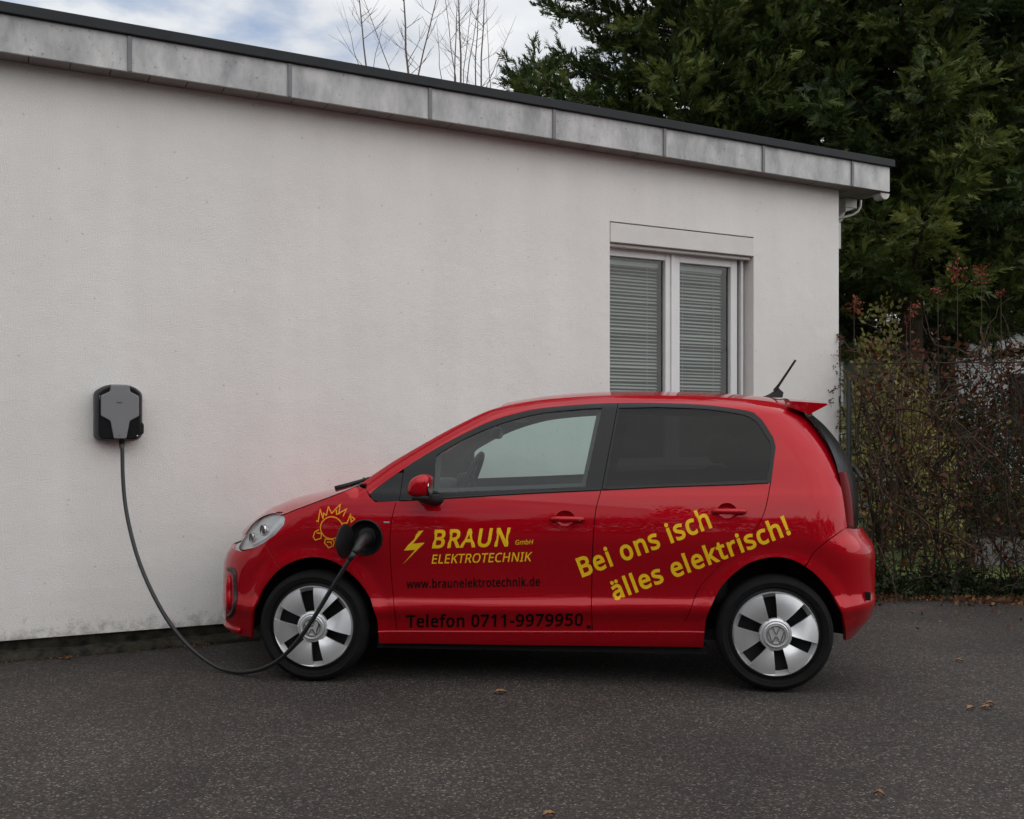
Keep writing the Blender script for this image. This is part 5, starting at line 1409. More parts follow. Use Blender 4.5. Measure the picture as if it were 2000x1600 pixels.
# line drawing of a plain sun on the wing
def line_decal(mb, px, wd=.0056, closed=False):
    pts = [p2s(600 + x / 10, 970 + y / 10) for x, y in px]
    if closed: pts = pts + [pts[0]]
    for a_, b_ in zip(pts, pts[1:]):
        a2, b2 = np.array(a_), np.array(b_); d = (b2 - a2) / max(1e-9, np.linalg.norm(b2 - a2)); n_ = np.array([-d[1], d[0]]) * wd / 2
        a2 = a2 - d * wd * .3; b2 = b2 + d * wd * .3
        q = [a2 - n_, b2 - n_, b2 + n_, a2 + n_]
        vs_ = [mb.bm.verts.new((p[0], -float(S(p[0], p[1])) - .0016 - random.uniform(0, .0005), p[1])) for p in q]
        mb.bm.faces.new(vs_)
m = MB()
line_decal(m, [(475 + 215 * math.cos(t), 610 + 215 * math.sin(t)) for t in np.linspace(0, 2 * PI, 30)[:-1]], closed=True)
line_decal(m, [(180, 470), (215, 490), (255, 250), (310, 430), (320, 320), (375, 370), (415, 195), (480, 330), (560, 240), (650, 150), (620, 330), (770, 240), (705, 380)])
line_decal(m, [(570, 260), (575, 345), (640, 330)])
line_decal(m, [(225, 650), (150, 690), (120, 790), (160, 850), (270, 815), (280, 720), (190, 710)])
line_decal(m, [(355, 830), (340, 910), (390, 960), (420, 1000), (510, 960), (530, 890), (500, 840)], closed=True)
line_decal(m, [(390, 890), (470, 885), (475, 930)])
line_decal(m, [(690, 520), (780, 515), (850, 340), (860, 500), (930, 440), (880, 400)])
line_decal(m, [(560, 860), (640, 740), (620, 880), (575, 900)])
m.build('sun_emblem', M['orange'], car)

# --- cabin
def seat(u, w, par=car):
    s_ = link('seat', None, car)
    m = MB(); m.box((u, w - .24, .36), (u + .50, w + .24, .56), .07, 3).build('seat_cushion', M['seat'], s_, smooth=True)
    m = MB()
    prof = [(.42, .50, .24), (.50, .70, .25), (.57, .95, .24), (.615, 1.12, .20), (.65, 1.22, .125), (.675, 1.34, .12), (.685, 1.385, .09)]
    rows = []
    for du, z, hw in prof:
        row = []
        for t in np.linspace(0, 2 * PI, 17)[:-1]:
            row.append(m.bm.verts.new((u + du + .065 * math.copysign(abs(math.sin(t)) ** .6, math.sin(t)), w + hw * math.copysign(abs(math.cos(t)) ** .5, math.cos(t)), z)))
        rows.append(row)
    for r0, r1 in zip(rows, rows[1:]):
        for k in range(16): m.bm.faces.new((r0[k], r0[(k + 1) % 16], r1[(k + 1) % 16], r1[k]))
    m.bm.faces.new(rows[0][::-1]); m.bm.faces.new(rows[-1])
    m.build('seat_back', M['seat'], s_, smooth=True)
seat(.92, -.36); seat(.92, .36)
MB().box((1.75, -.60, .40), (2.20, .60, .60), .06).box((2.16, -.60, .58), (2.30, .60, 1.12), .05).box((2.19, -.48, 1.14), (2.28, -.24, 1.30), .04).box((2.19, .24, 1.14), (2.28, .48, 1.30), .04).build('rear_bench', M['seat'], car, smooth=True, angle=60)
sw_c = unproj(915, 930, -.36)
MB().box((.18, -.70, .72), (.55, .70, .96), .06, 3).box((sw_c[0] - .22, -.52, .90), (sw_c[0] - .06, -.20, 1.07), .05, 3).build('dashboard', M['cabin'], car, smooth=True, angle=60)
m = MB()
pts = []
for t in np.linspace(0, 2 * PI, 33):
    pts.append((sw_c[0] + .185 * math.sin(t) * .40, -.36 + .185 * math.cos(t), sw_c[1] - .045 + .185 * math.sin(t) * .916))
m.tube(pts, .016, 8, caps=False)
for t in (0, PI, -PI / 2):
    m.tube([(sw_c[0] + .02, -.36, sw_c[1] - .045), (sw_c[0] + .18 * math.sin(t) * .4, -.36 + .18 * math.cos(t), sw_c[1] - .045 + .18 * math.sin(t) * .916)], .018, 6)
m.box((sw_c[0] - .06, -.43, sw_c[1] - .11), (sw_c[0] + .03, -.29, sw_c[1] + .02), .03)
m.build('steering_wheel', M['black_plastic'], car, smooth=True, angle=60)
im = unproj(968, 846, -.05)
MB().box((im[0] - .02, -.15, im[1] - .035), (im[0] + .03, .10, im[1] + .035), .02).tube([(im[0], -.02, im[1]), (im[0] - .03, -.02, im[1] + .09)], .012, 6).build('interior_mirror', M['black_plastic'], car, smooth=True, angle=50)
for sd_ in (-1, 1):
    iv = unproj(995, 820, -.3)
    MB().box((iv[0] - .10, sd_ * .38 - .17, iv[1] - .0), (iv[0] + .05, sd_ * .38 + .17, iv[1] + .02), .008).build('sun_visor', M['headliner'], car)

# ------------------------------------------------------------------ charging cable and plug
def at(x, y, Y): return Vector(((x - 1000) / 2000 * Y, Y, CAM_H - (y - 860) / 2000 * Y))
cab = [at(238.5, 868, 6.075), at(239, 890, 6.07), at(240, 930, 6.05), at(244, 980, 6.02), at(254, 1035, 5.97), at(272, 1098, 5.91), at(300, 1163, 5.84), at(335, 1222, 5.78), at(375, 1268, 5.72), at(420, 1301, 5.665), at(447, 1310, 5.63), at(475, 1313, 5.58), at(510, 1307, 5.48), at(545, 1289, 5.36), at(580, 1254, 5.28), at(612, 1208, 5.245), at(650, 1146, 5.215), at(678, 1101, 5.20), at(692, 1080, 5.205)]
for p in cab:
    p.z = max(p.z, .013)
cable = thing('charging_cable', 'black charging cable looping from the wall box across the asphalt to the car', 'cable', tuple(cab[0]))
cl = smooth_line([tuple(p - cab[0]) for p in cab], .03)
MB().tube(cl, .0115, 10).build('cable', M['cable'], cable, smooth=True)
plug_c = Vector((CO[0], CO[1], 0)) + Matrix.Rotation(math.atan2(EU[1], EU[0]), 3, 'Z') @ Vector((port[0] + .012, -sw + .015, port[1] - .003))
e0 = cab[-1] - cab[0]; pc = plug_c - cab[0]
dirn = (e0 - pc)
MB().tube([tuple(pc), tuple(pc + dirn * .22 + Vector((0, -.02, .012))), tuple(pc + dirn * .45 + Vector((0, -.028, .014))), tuple(pc + dirn * .72 + Vector((0, -.016, .006))), tuple(e0)], [.036, .034, .027, .024, .016], 14).build('plug', M['cable'], cable, smooth=True)
MB().tube([tuple(e0 - (cab[-2] - cab[-1]).normalized() * -.0), tuple(e0 + (cab[-2] - cab[-1]) * .7)], [.017, .0125], 10).build('strain_relief', M['cable'], cable, smooth=True)

# ------------------------------------------------------------------ vegetation
def frames(D):
    """orthonormal side vectors for directions D (n,3)"""
    D = D / np.maximum(1e-9, np.linalg.norm(D, axis=1, keepdims=True))
    ref = np.where(np.abs(D[:, 2:3]) < .9, np.array([[0, 0, 1.0]]), np.array([[1.0, 0, 0]]))
    A_ = np.cross(D, ref); A_ /= np.maximum(1e-9, np.linalg.norm(A_, axis=1, keepdims=True))
    return D, A_, np.cross(A_, D)

def sprigs(pos, dirs, length, width, nleaf=7, spread=.9, roll=None, tri=False):
    """small leafy shoots: pairs of diamond leaflets along an axis -> V, F, id"""
    n = len(pos)
    D, A_, B_ = frames(dirs)
    if roll is None: roll = RNG.uniform(0, 2 * PI, n)
    c, s_ = np.cos(roll)[:, None], np.sin(roll)[:, None]
    A2 = A_ * c + B_ * s_; B2 = -A_ * s_ + B_ * c
    Vs, ids = [], []
    for k in range(nleaf):
        t = k / max(1, nleaf - 1)
        root = pos + D * (length * t * .8)[:, None]
        if k == nleaf - 1: ld = D + B2 * .1
        else:
            sg = 1 if k % 2 == 0 else -1
            ld = D * (1 - spread * .45) + A2 * sg * spread * .75 + B2 * RNG.uniform(-.45, .45, (n, 1))
        ld = ld / np.linalg.norm(ld, axis=1, keepdims=True)
        ll = (length * (.52 - .22 * t) * RNG.uniform(.8, 1.2, n))[:, None]
        side = np.cross(ld, B2 + .35 * A2); side /= np.maximum(1e-9, np.linalg.norm(side, axis=1, keepdims=True))
        w_ = (width * RNG.uniform(.8, 1.2, n))[:, None]
        if tri: Vs.append(np.stack([root - side * w_ * .5, root + side * w_ * .5, root + ld * ll], 1))
        else: Vs.append(np.stack([root, root + ld * ll * .5 + side * w_ * .5, root + ld * ll, root + ld * ll * .5 - side * w_ * .5], 1))
        ids.append(np.arange(n))
    V = np.concatenate(Vs).reshape(-1, 3)
    k = 3 if tri else 4
    F = np.arange(len(V)).reshape(-1, k)
    return V, F, np.repeat(np.concatenate(ids), k)

def conifer(name, label, x, y, h, r, seed, *a, **k):
    return conifer_(name, label, x, y, h, r, seed, *a, **k)
def conifer_(name, label, x, y, h, r, seed, nlimb=130, dens=1.0, z0=.8, sp=.17, group='conifers behind the building', droop=0.0, rtop=.25):
    global RNG
    RNG = np.random.default_rng(seed)
    t = thing(name, label, 'tree', (x, y, 0), 0, group)
    MB().tube([(0, 0, -.1), (.02, .02, h * .3), (-.03, .01, h * .6), (0, 0, h * .97)], [.16, .13, .08, .015], 9).build('trunk', M['bark'], t, smooth=True)
    lm = MB(); pos, dr, var = [], [], []
    for i in range(nlimb):
        f = (i + .5) / nlimb
        z = z0 + (h - z0) * f ** .92
        R_ = r * ((1 - f) ** .62 * (1 - rtop) + rtop * (1 - f) ** .2) * RNG.uniform(.62, 1.2)
        az = i * 2.39996 + RNG.uniform(-.3, .3)
        d0 = np.array([math.cos(az), math.sin(az), 0])
        up0 = .25 + .35 * f
        pts = []
        for s_ in np.linspace(0, 1, 7):
            pts.append(d0 * R_ * s_ + np.array([0, 0, z + R_ * (up0 * s_ - .42 * s_ * s_ + .30 * s_ ** 3)]))
        pts = np.array(pts)
        lm.tube([tuple(p) for p in pts[::2]], [.022, .016, .010, .004], 4, caps=False)
        nb = max(4, int(R_ * 17 * dens))
        hue = RNG.normal(0, .17)
        for b in range(nb):
            s_ = .22 + .78 * (b + RNG.uniform(0, 1)) / nb
            k = min(5, int(s_ * 6)); p = pts[k] + (pts[k + 1] - pts[k]) * (s_ * 6 - k)
            tg = pts[k + 1] - pts[k]; tg /= np.linalg.norm(tg)
            sd2 = np.cross(tg, [0, 0, 1]); sd2 /= np.linalg.norm(sd2)
            sg = RNG.choice([-1, 1])
            bd = tg * RNG.uniform(.3, .9) + sd2 * sg * RNG.uniform(.4, 1) + np.array([0, 0, RNG.uniform(-.25, .6)])
            bd /= np.linalg.norm(bd)
            bl = RNG.uniform(.25, .62) * (1.1 - .45 * s_)
            ns = max(2, int(bl / .047))
            for q in range(ns):
                e = (q + .6) / ns
                pp = p + bd * bl * e + np.array([0, 0, -.06 * e * e]) + RNG.normal(0, .02, 3)
                dd = bd + RNG.normal(0, .42, 3) + np.array([0, 0, .25 - droop])
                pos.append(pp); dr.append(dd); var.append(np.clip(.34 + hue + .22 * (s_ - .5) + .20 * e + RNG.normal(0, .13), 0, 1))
    lm.build('branches', M['bark'], t, smooth=True)
    pos, dr, var = np.array(pos), np.array(dr), np.array(var)
    V, F, ids = sprigs(pos, dr, RNG.uniform(.7, 1.25, len(pos)) * sp, RNG.uniform(.8, 1.2, len(pos)) * sp * .13, 10, spread=.62, tri=True)
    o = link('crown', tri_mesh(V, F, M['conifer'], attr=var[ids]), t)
    return o
conifer('conifer_tree', 'tall yew-like conifer nearest the bare saplings, its left edge against the sky', 2.3, 12.6, 9.6, 2.1, 11, 210, 1.15, z0=2.4, rtop=.66, sp=.155)
conifer('conifer_tree', 'dark conifer rising straight behind the right end of the roof', 4.75, 12.2, 9.6, 2.1, 12, 200, 1.0, z0=2.55, rtop=.66, sp=.16, droop=.45)
conifer('conifer_tree', 'thin conifer at the right border with sky showing through it', 7.0, 12.9, 9.4, 2.0, 13, 150, .9, z0=2.6, rtop=.6, sp=.16, droop=.45)
conifer('conifer_tree', 'conifer filling the gap deep behind the two front conifers', 3.9, 14.6, 9.6, 2.1, 14, 110, .7, z0=2.6, rtop=.6, sp=.2)
conifer('conifer_tree', 'deep shaded conifer behind the two right hand conifers', 6.6, 15.6, 9.0, 2.3, 16, 130, .75, z0=2.4, rtop=.6, sp=.21, droop=.3)
conifer('young_conifer', 'small conifer tip poking over the roof edge left of the tall conifers', 0.33, 13.0, 6.05, .5, 15, 80, 1.3, z0=2.0, rtop=.12)

def bare_tree(label, stems, Y, seed, bx):
    rnd = random.Random(seed)
    base_ = Vector(((bx - 1000) / 2000 * Y, Y, 0))
    t = thing('bare_sapling', label, 'tree', tuple(base_), 0, 'bare saplings behind the roof')
    MB().tube([(0, 0, -.1), (.02, 0, .9), (0, .02, 1.8)], [.07, .055, .045], 8).build('trunk', M['twig'], t, smooth=True)
    m = MB()
    for (x0, y0, x1, y1, r) in stems:
        r *= .78
        Ys = Y + rnd.uniform(-.5, .5)
        p0, p1 = at(x0, y0, Ys) - base_, at(x1, y1, Ys) - base_
        d = p1 - p0
        fork = Vector((0, 0, 1.7)); top = p1 + d * rnd.uniform(.25, .8)
        pts = [fork, fork * .4 + p0 * .6 + Vector((0, 0, -.15)), p0, p0 + d * .33 + Vector((rnd.uniform(-.02, .02), 0, 0)), p0 + d * .66, p1, top]
        m.tube([tuple(p) for p in pts], [r * 2.0, r * 1.5, r * 1.15, r, r * .85, r * .7, r * .25], 5, caps=False)
        n = int(d.length / .10)
        for k in range(n):
            f = rnd.uniform(0, 1)
            q = p0 + d * (f * 1.2 - .1)
            sg = 1 if k % 2 else -1
            L_ = rnd.uniform(.12, .55) * (1.1 - .6 * f)
            sdv = Vector((sg * rnd.uniform(.35, .8), rnd.uniform(-.5, .5), rnd.uniform(.3, 1.0))).normalized()
            e = q + sdv * L_ + Vector((0, 0, L_ * .2))
            m.tube([tuple(q), tuple(q + sdv * L_ * .5), tuple(e)], [r * .42, r * .32, r * .15], 3, caps=False)
            if L_ > .25:
                for _ in range(2):
                    q2 = q + sdv * L_ * rnd.uniform(.3, .8)
                    s2 = (sdv + Vector((rnd.uniform(-.7, .7), rnd.uniform(-.5, .5), rnd.uniform(0, .5)))).normalized()
                    m.tube([tuple(q2), tuple(q2 + s2 * L_ * .45)], [r * .28, r * .12], 3, caps=False)
    m.build('branches', M['twig'], t, smooth=True)
bare_tree('bare sapling left of the other, with one thick upright stem', [(716, 135, 702, 0, .012), (798, 145, 789, 0, .017), (817, 148, 852, 0, .012), (762, 138, 721, 26, .007), (700, 125, 680, 50, .005), (730, 130, 745, 60, .005)], 12.5, 3, 785)
bare_tree('bare sapling with a bundle of thin stems just left of the conifers', [(888, 158, 892, 30, .010), (900, 160, 896, 0, .014), (912, 162, 930, 40, .008), (929, 165, 934, 20, .010), (940, 167, 946, 0, .012), (862, 152, 856, 80, .006), (958, 168, 952, 60, .006), (950, 170, 990, 75, .006), (890, 150, 870, 0, .007), (905, 140, 922, 0, .006)], 12.8, 4, 915)

# hedge, ground cover and red shoots right of the building
def twig_tubes(n, x0, x1, yfun, z0, z1, seed, rad=(.0025, .0075), up=1.0, L=(.35, 1.0)):
    rs = np.random.default_rng(seed)
    m = MB()
    for i in range(n):
        x = rs.uniform(x0, x1); p = np.array([x, yfun(x) + rs.normal(0, .14), rs.uniform(z0, z1)])
        d = rs.normal(0, 1, 3) * np.array([1, .6, .8]) + np.array([0, 0, up]); d /= np.linalg.norm(d)
        l = rs.uniform(*L); k = 8
        pts = [p.copy()]
        for s_ in range(k):
            d = d + rs.normal(0, .48, 3); d /= np.linalg.norm(d)
            p = p + d * l / k; p[0] = max(p[0], 2.885 + .02 * rs.uniform()); pts.append(p.copy())
        r0 = rs.uniform(*rad)
        m.tube([tuple(q) for q in pts], list(np.linspace(r0, r0 * .35, k + 1)), 3, caps=False)
    return m
hy = lambda x: 8.62 - .16 * (x - 3.0)
hedge = thing('hedge', 'tangled half bare hedge with red brown leaves to the right of the building', 'hedge', (0, 0, 0))
def hedge_parts():
    rs = np.random.default_rng(31)
    m = MB()
    for i in range(46):
        x = 2.86 + 2.5 * (i + rs.uniform(0, 1)) / 46
        p = np.array([x, hy(x) + rs.normal(0, .12), -.03]); pts = [p.copy()]
        d = np.array([rs.normal(0, .15), rs.normal(0, .08), 1.0])
        hh = rs.uniform(1.3, 2.1)
        for s_ in range(8):
            d = d + rs.normal(0, .12, 3) * np.array([1, .6, .2]); d /= np.linalg.norm(d); p = p + d * hh / 8; pts.append(p.copy())
        r0 = rs.uniform(.006, .013)
        m.tube([tuple(q) for q in pts], list(np.linspace(r0, r0 * .4, 9)), 5, caps=False)
    m.build('stems', M['hedge_twig'], hedge, smooth=True)['kind'] = 'stuff'
    m = MB()
    for i in range(70):                                         # long arching canes that spill over
        x = rs.uniform(2.9, 5.4); p = np.array([x, hy(x) + rs.normal(0, .12), rs.uniform(.1, 1.5)]); pts = [p.copy()]
        d = np.array([rs.normal(0, .5), rs.normal(-.1, .25), 1.0]); l = rs.uniform(.7, 1.4)
        for s_ in range(9):
            d = d + rs.normal(0, .22, 3) + np.array([0, 0, -.16]) * (s_ > 4); d /= np.linalg.norm(d)
            p = p + d * l / 9; p[0] = max(p[0], 2.9); pts.append(p.copy())
        r0 = rs.uniform(.004, .009)
        m.tube([tuple(q) for q in pts], list(np.linspace(r0, r0 * .35, 10)), 5, caps=False)
    m.build('canes', M['red_twig'], hedge, smooth=True)['kind'] = 'stuff'
    o = twig_tubes(640, 2.9, 5.5, hy, .05, 2.0, 32, rad=(.003, .0085), up=.5).build('twigs', M['hedge_twig'], hedge); o['kind'] = 'stuff'
    # leaves
    n = 2300
    x = rs.uniform(2.90, 5.5, n); z = rs.beta(1.6, 1.15, n) * 2.12 + .02
    pos = np.stack([x, hy(x) + rs.normal(0, .17, n), z], 1)
    V, F, ids = sprigs(pos, rs.normal(0, 1, (n, 3)) + np.array([0, 0, -.2]), rs.uniform(.05, .12, n), rs.uniform(.026, .05, n), 2)
    var = np.clip(rs.normal(.36, .24, n) - .12 * (z > 1.6), 0, 1)
    link('leaves', tri_mesh(V, F, M['hedge_leaf'], attr=var[ids]), hedge)['kind'] = 'stuff'
hedge_parts()
def ground_cover():
    rs = np.random.default_rng(41); n = 5200
    x = rs.uniform(2.7, 6.2, n); z = np.abs(rs.normal(0, .15, n)) * (.75 + .6 * np.sin(x * 5.1) * np.sin(x * 2.3 + 1)) + .01
    pos = np.stack([x, hy(x) + .0 + rs.normal(0, .16, n) - .10 * np.sin(x * 3.7) * np.sin(x * 1.3), z], 1)
    V, F, ids = sprigs(pos, rs.normal(0, 1, (n, 3)) + np.array([0, -.3, .5]), rs.uniform(.04, .09, n), rs.uniform(.02, .035, n), 4)
    o = link('ground_cover', tri_mesh(V, F, M['ivy_leaf'], attr=np.clip(rs.normal(.4, .22, n), 0, 1)[ids])); o['kind'] = 'stuff'
    # leaf litter on the edge of the asphalt
    n = 2600
    x = rs.uniform(2.7, 6.0, n); y = hy(x) - .20 - np.abs(rs.normal(0, .20, n)) * (1 + .7 * np.sin(x * 4.3) * np.sin(x * 1.7)) - (rs.uniform(0, 1, n) > .97) * rs.uniform(0, 1.3, n)
    pos = np.stack([x, y, rs.uniform(.008, .03, n)], 1)
    d = rs.normal(0, 1, (n, 3)) * np.array([1, 1, .25])
    V, F, ids = sprigs(pos, d, rs.uniform(.03, .085, n), rs.uniform(.018, .042, n), 1, roll=rs.uniform(-.4, .4, n) + PI / 2)
    V[:, 2] = np.maximum(V[:, 2], .004)
    o = link('leaf_litter', tri_mesh(V, F, M['litter'], attr=np.clip(rs.normal(.4, .25, n), 0, 1)[ids])); o['kind'] = 'stuff'
    n = 900
    a_ = rs.uniform(-2, 4.5, n); a_ = a_ + .15 * np.sin(a_ * 9); yy = -.098 - np.abs(rs.normal(0, .045, n))
    pos = np.array([wall_pt(q, w_, rs.uniform(.006, .014)) for q, w_ in zip(a_, yy)])
    V, F, ids = sprigs(pos, rs.normal(0, 1, (n, 3)) * np.array([1, 1, .1]), rs.uniform(.012, .035, n), rs.uniform(.008, .018, n), 1)
    V[:, 2] = np.maximum(V[:, 2], .004)
    o = link('wall_foot_litter', tri_mesh(V, F, M['litter'], attr=np.clip(rs.normal(.35, .25, n), 0, 1)[ids])); o['kind'] = 'stuff'
ground_cover()
def red_shoot(label, x, ytop, ybase, Y, seed, size=1.0):
    rs = np.random.default_rng(seed)
    b, tp = at(x, ybase, Y), at(x, ytop, Y)
    g = Vector((b.x, b.y, 0)); t = thing('red_shoot', label, 'plant', tuple(g), 0, 'red leaved shoots above the hedge')
    MB().tube([(0, 0, 0), (.02, .02, b.z * .6), (0, 0, b.z), tuple(tp - g)], [.005, .004, .0035, .002], 5).build('stem', M['hedge_twig'], t, smooth=True)
    n = 20
    tt = rs.uniform(-.15, 1.05, n) ** 1.0
    pos = np.array([[rs.normal(0, .02) , rs.normal(0, .02), 0] for _ in range(n)]) + np.outer(1 - np.abs(rs.normal(0, .28, n)), np.array(tp - g) - np.array([0, 0, tp.z * .0])) * np.array([1, 1, 1])
    pos[:, 2] = tp.z - np.abs(rs.normal(0, .07, n)) * size
    d = rs.normal(0, 1, (n, 3)) + np.array([0, 0, .1])
    V, F, ids = sprigs(pos, d, rs.uniform(.05, .10, n) * size, rs.uniform(.015, .026, n) * size, 3, spread=.7)
    link('leaves', tri_mesh(V, F, M['red_leaf'], attr=rs.uniform(0, 1, n)[ids]), t)
for args in (('tallest red leaved shoot sticking out above the hedge', 1870, 515, 650, 8.4, 51, 1.0), ('red leaved shoot right of the tallest one, nearly as tall', 1917, 525, 640, 8.4, 52, .95), ('small red shoot just left of the tallest shoot', 1832, 562, 660, 8.4, 53, .6), ('short bright red shoot beside the wall corner', 1668, 582, 640, 8.5, 54, .9), ('low orange red shoot in the middle of the hedge top', 1778, 596, 660, 8.45, 55, .75), ('small red shoot at the right border above the hedge', 1955, 570, 640, 8.4, 56, .5)):
    red_shoot(*args)
# creeper bits that cling to the corner of the wall
cr = thing('wall_creeper', 'few dark creeper leaves clinging to the corner edge of the wall', 'plant', wall_pt(WALL_R, 0, 0), TH)
rs = np.random.default_rng(61); zc_ = np.array([1.42, 1.52, 1.70, 1.76, 1.86, 1.93, 2.02, 2.14, 2.17, 1.60, 2.2, 2.08])
pos = np.stack([-np.abs(rs.normal(.03, .03, len(zc_))), -rs.uniform(.004, .02, len(zc_)), zc_], 1)
pos = np.repeat(pos, 3, 0) + rs.normal(0, .010, (len(zc_) * 3, 3)); pos[:, 1] = -np.abs(pos[:, 1]) - .003
V, F, ids = sprigs(pos, rs.normal(0, 1, (len(pos), 3)) * np.array([1, .4, 1]), rs.uniform(.03, .055, len(pos)), rs.uniform(.014, .024, len(pos)), 3)
V[:, 1] = np.minimum(V[:, 1], -.002)
link('leaves', tri_mesh(V, F, M['hedge_leaf'], attr=rs.uniform(0, .4, len(pos))[ids]), cr)
MB().tube([(.012, -.004, 0), (.010, -.006, .7), (.014, -.005, 1.3), (.010, -.006, 2.2)], .004, 5).build('stem', M['hedge_twig'], cr, smooth=True)

# wire fence inside the hedge
fence = thing('wire_fence', 'dark wire mesh fence running through the hedge', 'fence', (0, 0, 0))
fy = lambda x: hy(x) + .10
for px in (1661, 2060):
    Yp = 8.7; x = (px - 1000) / 2000 * Yp
    MB().tube([(x, fy(x), -.05), (x, fy(x), 1.80)], .022, 10).build('post', M['wire'], fence, smooth=True)
MB().tube([(2.9, fy(2.9) - .03, 1.935), (5.6, fy(5.6) - .03, 1.93)], .006, 6).build('top_wire', M['wire'], fence)
m = MB()
def dia():
    stp = .075
    for k in range(-26, 40):
        xa = 2.85 + k * stp
        for sg in (1, -1):
            pts = []
            for j in range(2):
                z = .08 + (1.84) * j; x = xa + sg * (z if sg > 0 else z - 1.9) * .62 * 1.0
                pts.append((x, z))
            (xa0, za0), (xa1, za1) = pts
            # clip to the fence field
            def cl(x_, z_, x2, z2, lim):
                t_ = (lim - x_) / (x2 - x_) if abs(x2 - x_) > 1e-9 else 0
                return lim, z_ + (z2 - z_) * t_
            if max(xa0, xa1) < 2.88 or min(xa0, xa1) > 5.5: continue
            if xa0 < 2.88: xa0, za0 = cl(xa0, za0, xa1, za1, 2.88)
            if xa1 < 2.88: xa1, za1 = cl(xa1, za1, xa0, za0, 2.88)
            if xa0 > 5.5: xa0, za0 = cl(xa0, za0, xa1, za1, 5.5)
            if xa1 > 5.5: xa1, za1 = cl(xa1, za1, xa0, za0, 5.5)
            m.tube([(xa0, fy(xa0) - .028 * (sg > 0) , za0), (xa1, fy(xa1) - .028 * (sg > 0), za1)], .0016, 3, caps=False)
dia()
m.build('wire_mesh', M['wire'], fence)

# garden beyond the hedge
shed = thing('garden_house', 'pale low garden house seen through the hedge', 'house', (0, 0, 0))
MB().box((5.5, 17.0, 0), (7.3, 20.0, 3.05)).box((7.304, 17.3, 0), (12.5, 20.0, 3.2)).build('wall', M['shed'], shed)
MB().box((5.4, 16.9, 3.054), (7.45, 20.1, 3.16), .02).build('roof', M['shed_roof'], shed)
MB().box((7.46, 17.0, 3.22), (12.8, 20.2, 3.50), .02).build('roof', M['shed_roof'], shed)
MB().box((8.4, 17.26, 1.2), (9.6, 17.32, 2.4)).build('window', M['dark'], shed)
gw = thing('garden_wall', 'low grey garden wall beyond the hedge', 'wall', (0, 0, 0))
MB().box((4.8, 10.6, -.02), (9.5, 10.85, .30)).build('wall', M['path'], gw)
MB().box((4.75, 10.56, .304), (9.55, 10.89, .34)).build('coping', M['concrete'], gw)
def shrub(label, x, y, r, h, seed, n=1700, mat='gold_leaf'):
    rs = np.random.default_rng(seed)
    t = thing('garden_shrub' if mat == 'gold_leaf' else 'garden_bush', label, 'shrub' if mat == 'gold_leaf' else 'bush', (x, y, 0), 0, 'golden shrubs behind the hedge' if mat == 'gold_leaf' else 'dark bushes in the garden')
    m = MB()
    for i in range(9):
        a_ = rs.uniform(0, 2 * PI); m.tube([(0, 0, -.05), (math.cos(a_) * r * .3, math.sin(a_) * r * .3, h * .4), (math.cos(a_) * r * .8, math.sin(a_) * r * .8, h * .85)], [.02, .014, .006], 5)
    m.build('stems', M['hedge_twig'], t, smooth=True)
    d = rs.normal(0, 1, (n, 3)); d /= np.linalg.norm(d, axis=1, keepdims=True); d[:, 2] = np.abs(d[:, 2])
    lump = 1 + .22 * np.sin(d[:, 0] * 5 + seed) * np.cos(d[:, 1] * 4)
    rr = rs.uniform(.45, 1, n) ** .5 * lump
    pos = d * rr[:, None] * np.array([r, r, h]) ; pos[:, 2] += .05
    V, F, ids = sprigs(pos, d + rs.normal(0, .5, (n, 3)), rs.uniform(.10, .2, n), rs.uniform(.03, .05, n), 4)
    link('leaves', tri_mesh(V, F, M[mat], attr=np.clip(rs.normal(.5, .25, n), 0, 1)[ids]), t)
shrub('golden shrub just behind the wall corner', 4.05, 11.2, .75, 2.35, 71, 1500)
shrub('dark green bush nearest the tangled hedge, behind its middle', 5.2, 12.2, .75, 2.1, 72, 1500, 'ivy_leaf')
shrub('golden green shrub by the right border behind the hedge', 5.9, 10.4, .55, 1.9, 73, 800)
def low_hedge():
    rs = np.random.default_rng(91); n = 2600
    t = thing('clipped_hedge', 'low clipped bright green hedge in the garden behind the tangled hedge', 'hedge', (5.4, 13.0, 0))
    MB().box((.05, -.15, -.02), (3.4, .15, .55), .05).build('stems', M['hedge_twig'], t)
    pos = np.stack([rs.uniform(0, 3.5, n), rs.uniform(-.24, .24, n), rs.uniform(.0, .72, n)], 1)
    V, F, ids = sprigs(pos, rs.normal(0, 1, (n, 3)) + np.array([0, -.3, .5]), rs.uniform(.06, .12, n), rs.uniform(.03, .05, n), 4)
    link('leaves', tri_mesh(V, F, M['green_leaf'], attr=np.clip(rs.normal(.5, .25, n), 0, 1)[ids]), t)
low_hedge()
def garden_bush(label, x, y, r, h, seed):
    shrub(label, x, y, r, h, seed, 1500, 'ivy_leaf')
garden_bush('dark green bush in the garden left of the pale house', 5.6, 14.6, .9, 2.1, 95)
garden_bush('dark green bush in the garden, middle one before the pale house', 7.2, 14.9, 1.0, 1.9, 96)
garden_bush('dark green bush in the garden by the right border', 8.7, 14.4, 1.0, 1.95, 97)

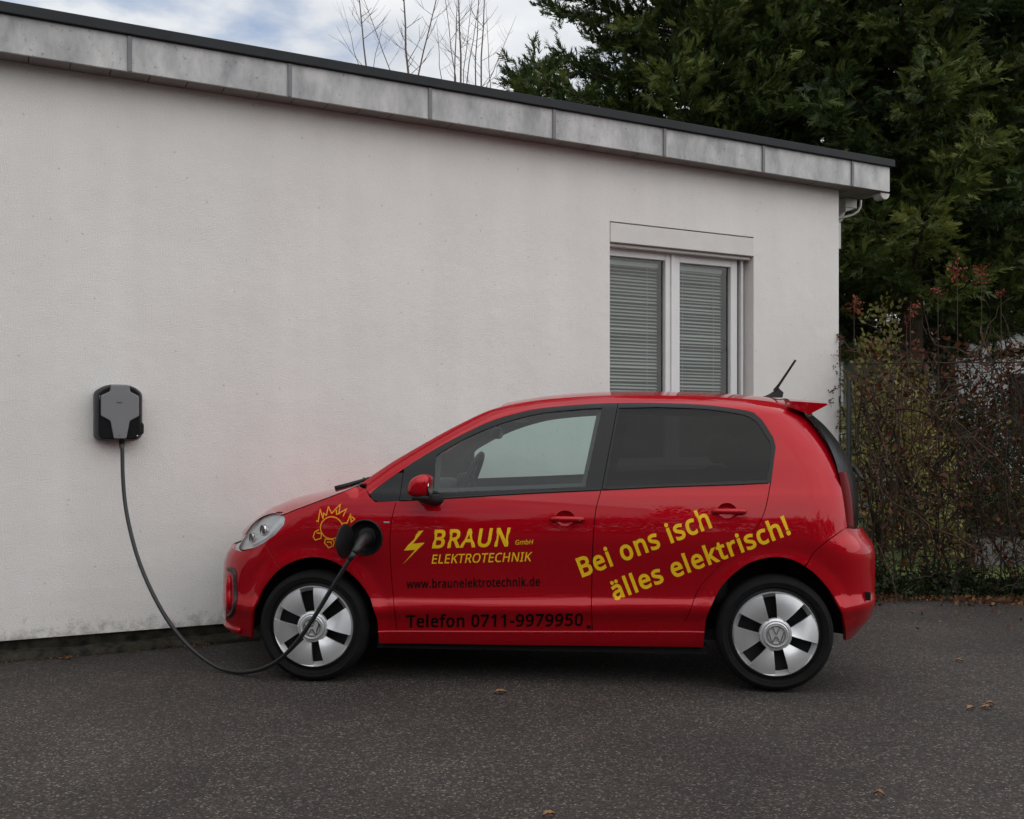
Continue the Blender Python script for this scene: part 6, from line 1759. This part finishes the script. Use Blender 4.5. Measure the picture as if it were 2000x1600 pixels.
# fallen leaves on the asphalt
def fallen(label, px, py, L_, ang, seed):
    rs = random.Random(seed)
    Y = 2000 * CAM_H / (py - 860); x = (px - 1000) / 2000 * Y
    v_, f_ = [], []
    n = 7
    for i in range(n):
        t = i / (n - 1); wd = L_ * .28 * math.sin(PI * t) ** .8 + .0006
        zc2 = .007 + .010 * math.sin(PI * t) * rs.uniform(.6, 1.4)
        v_ += [(L_ * (t - .5), -wd, zc2 + .006), (L_ * (t - .5), 0, zc2 - .003), (L_ * (t - .5), wd * .9, zc2 + .007)]
    for i in range(n - 1):
        for j in range(2): q = i * 3 + j; f_.append((q, q + 3, q + 4, q + 1))
    me = mesh_from(v_, f_, M['litter'])
    a_ = me.attributes.new('var', 'FLOAT', 'POINT'); a_.data.foreach_set('value', [rs.uniform(.75, 1.0)] * len(v_))
    o = link('fallen_leaf', me, None, (x, Y, 0), ang)
    tag(o, label, 'leaf', 'fallen leaves on the asphalt')
fallen('dry orange leaf on the asphalt below the front door of the car', 978, 1356, .062, .2, 1)
fallen('tan leaf, nearest of the cluster on the asphalt by the right border', 1927, 1386, .05, .1, 2)
fallen('pale leaf lying behind the tan one of the right cluster', 1934, 1379, .04, -.3, 3)
fallen('small brown leaf at the left end of the right cluster', 1896, 1387, .05, .5, 4)
fallen('tan leaf lying alone on the asphalt at the lower right', 1717, 1557, .04, -.6, 5)
fallen('little pale leaf on the asphalt behind the rear bumper', 1874, 1294, .045, -.4, 6)
fallen('brown leaf cut by the lower border of the photo', 1072, 1597, .045, .3, 7)

# the wood on the other side of the yard, behind the viewer (it shows in the paint and the glass)
def wood():
    rs = np.random.default_rng(81); n = 26000
    x = rs.uniform(-34, 34, n)
    top = 6.0 + 1.6 * np.sin(x * .55 + 1) + 1.1 * np.sin(x * 1.7) + .7 * np.sin(x * 4.1)
    z = rs.uniform(0, 1, n) ** .8 * top
    y = -15 + rs.normal(0, .9, n) - .02 * x * x * 0
    pos = np.stack([x, y, z], 1)
    V, F, ids = sprigs(pos, rs.normal(0, 1, (n, 3)) + np.array([0, 0, .4]), rs.uniform(.35, .7, n), rs.uniform(.12, .2, n), 4)
    o = link('woodland', tri_mesh(V, F, M['wood_leaf'], attr=rs.uniform(.1, .6, n)[ids])); o['kind'] = 'stuff'
wood()
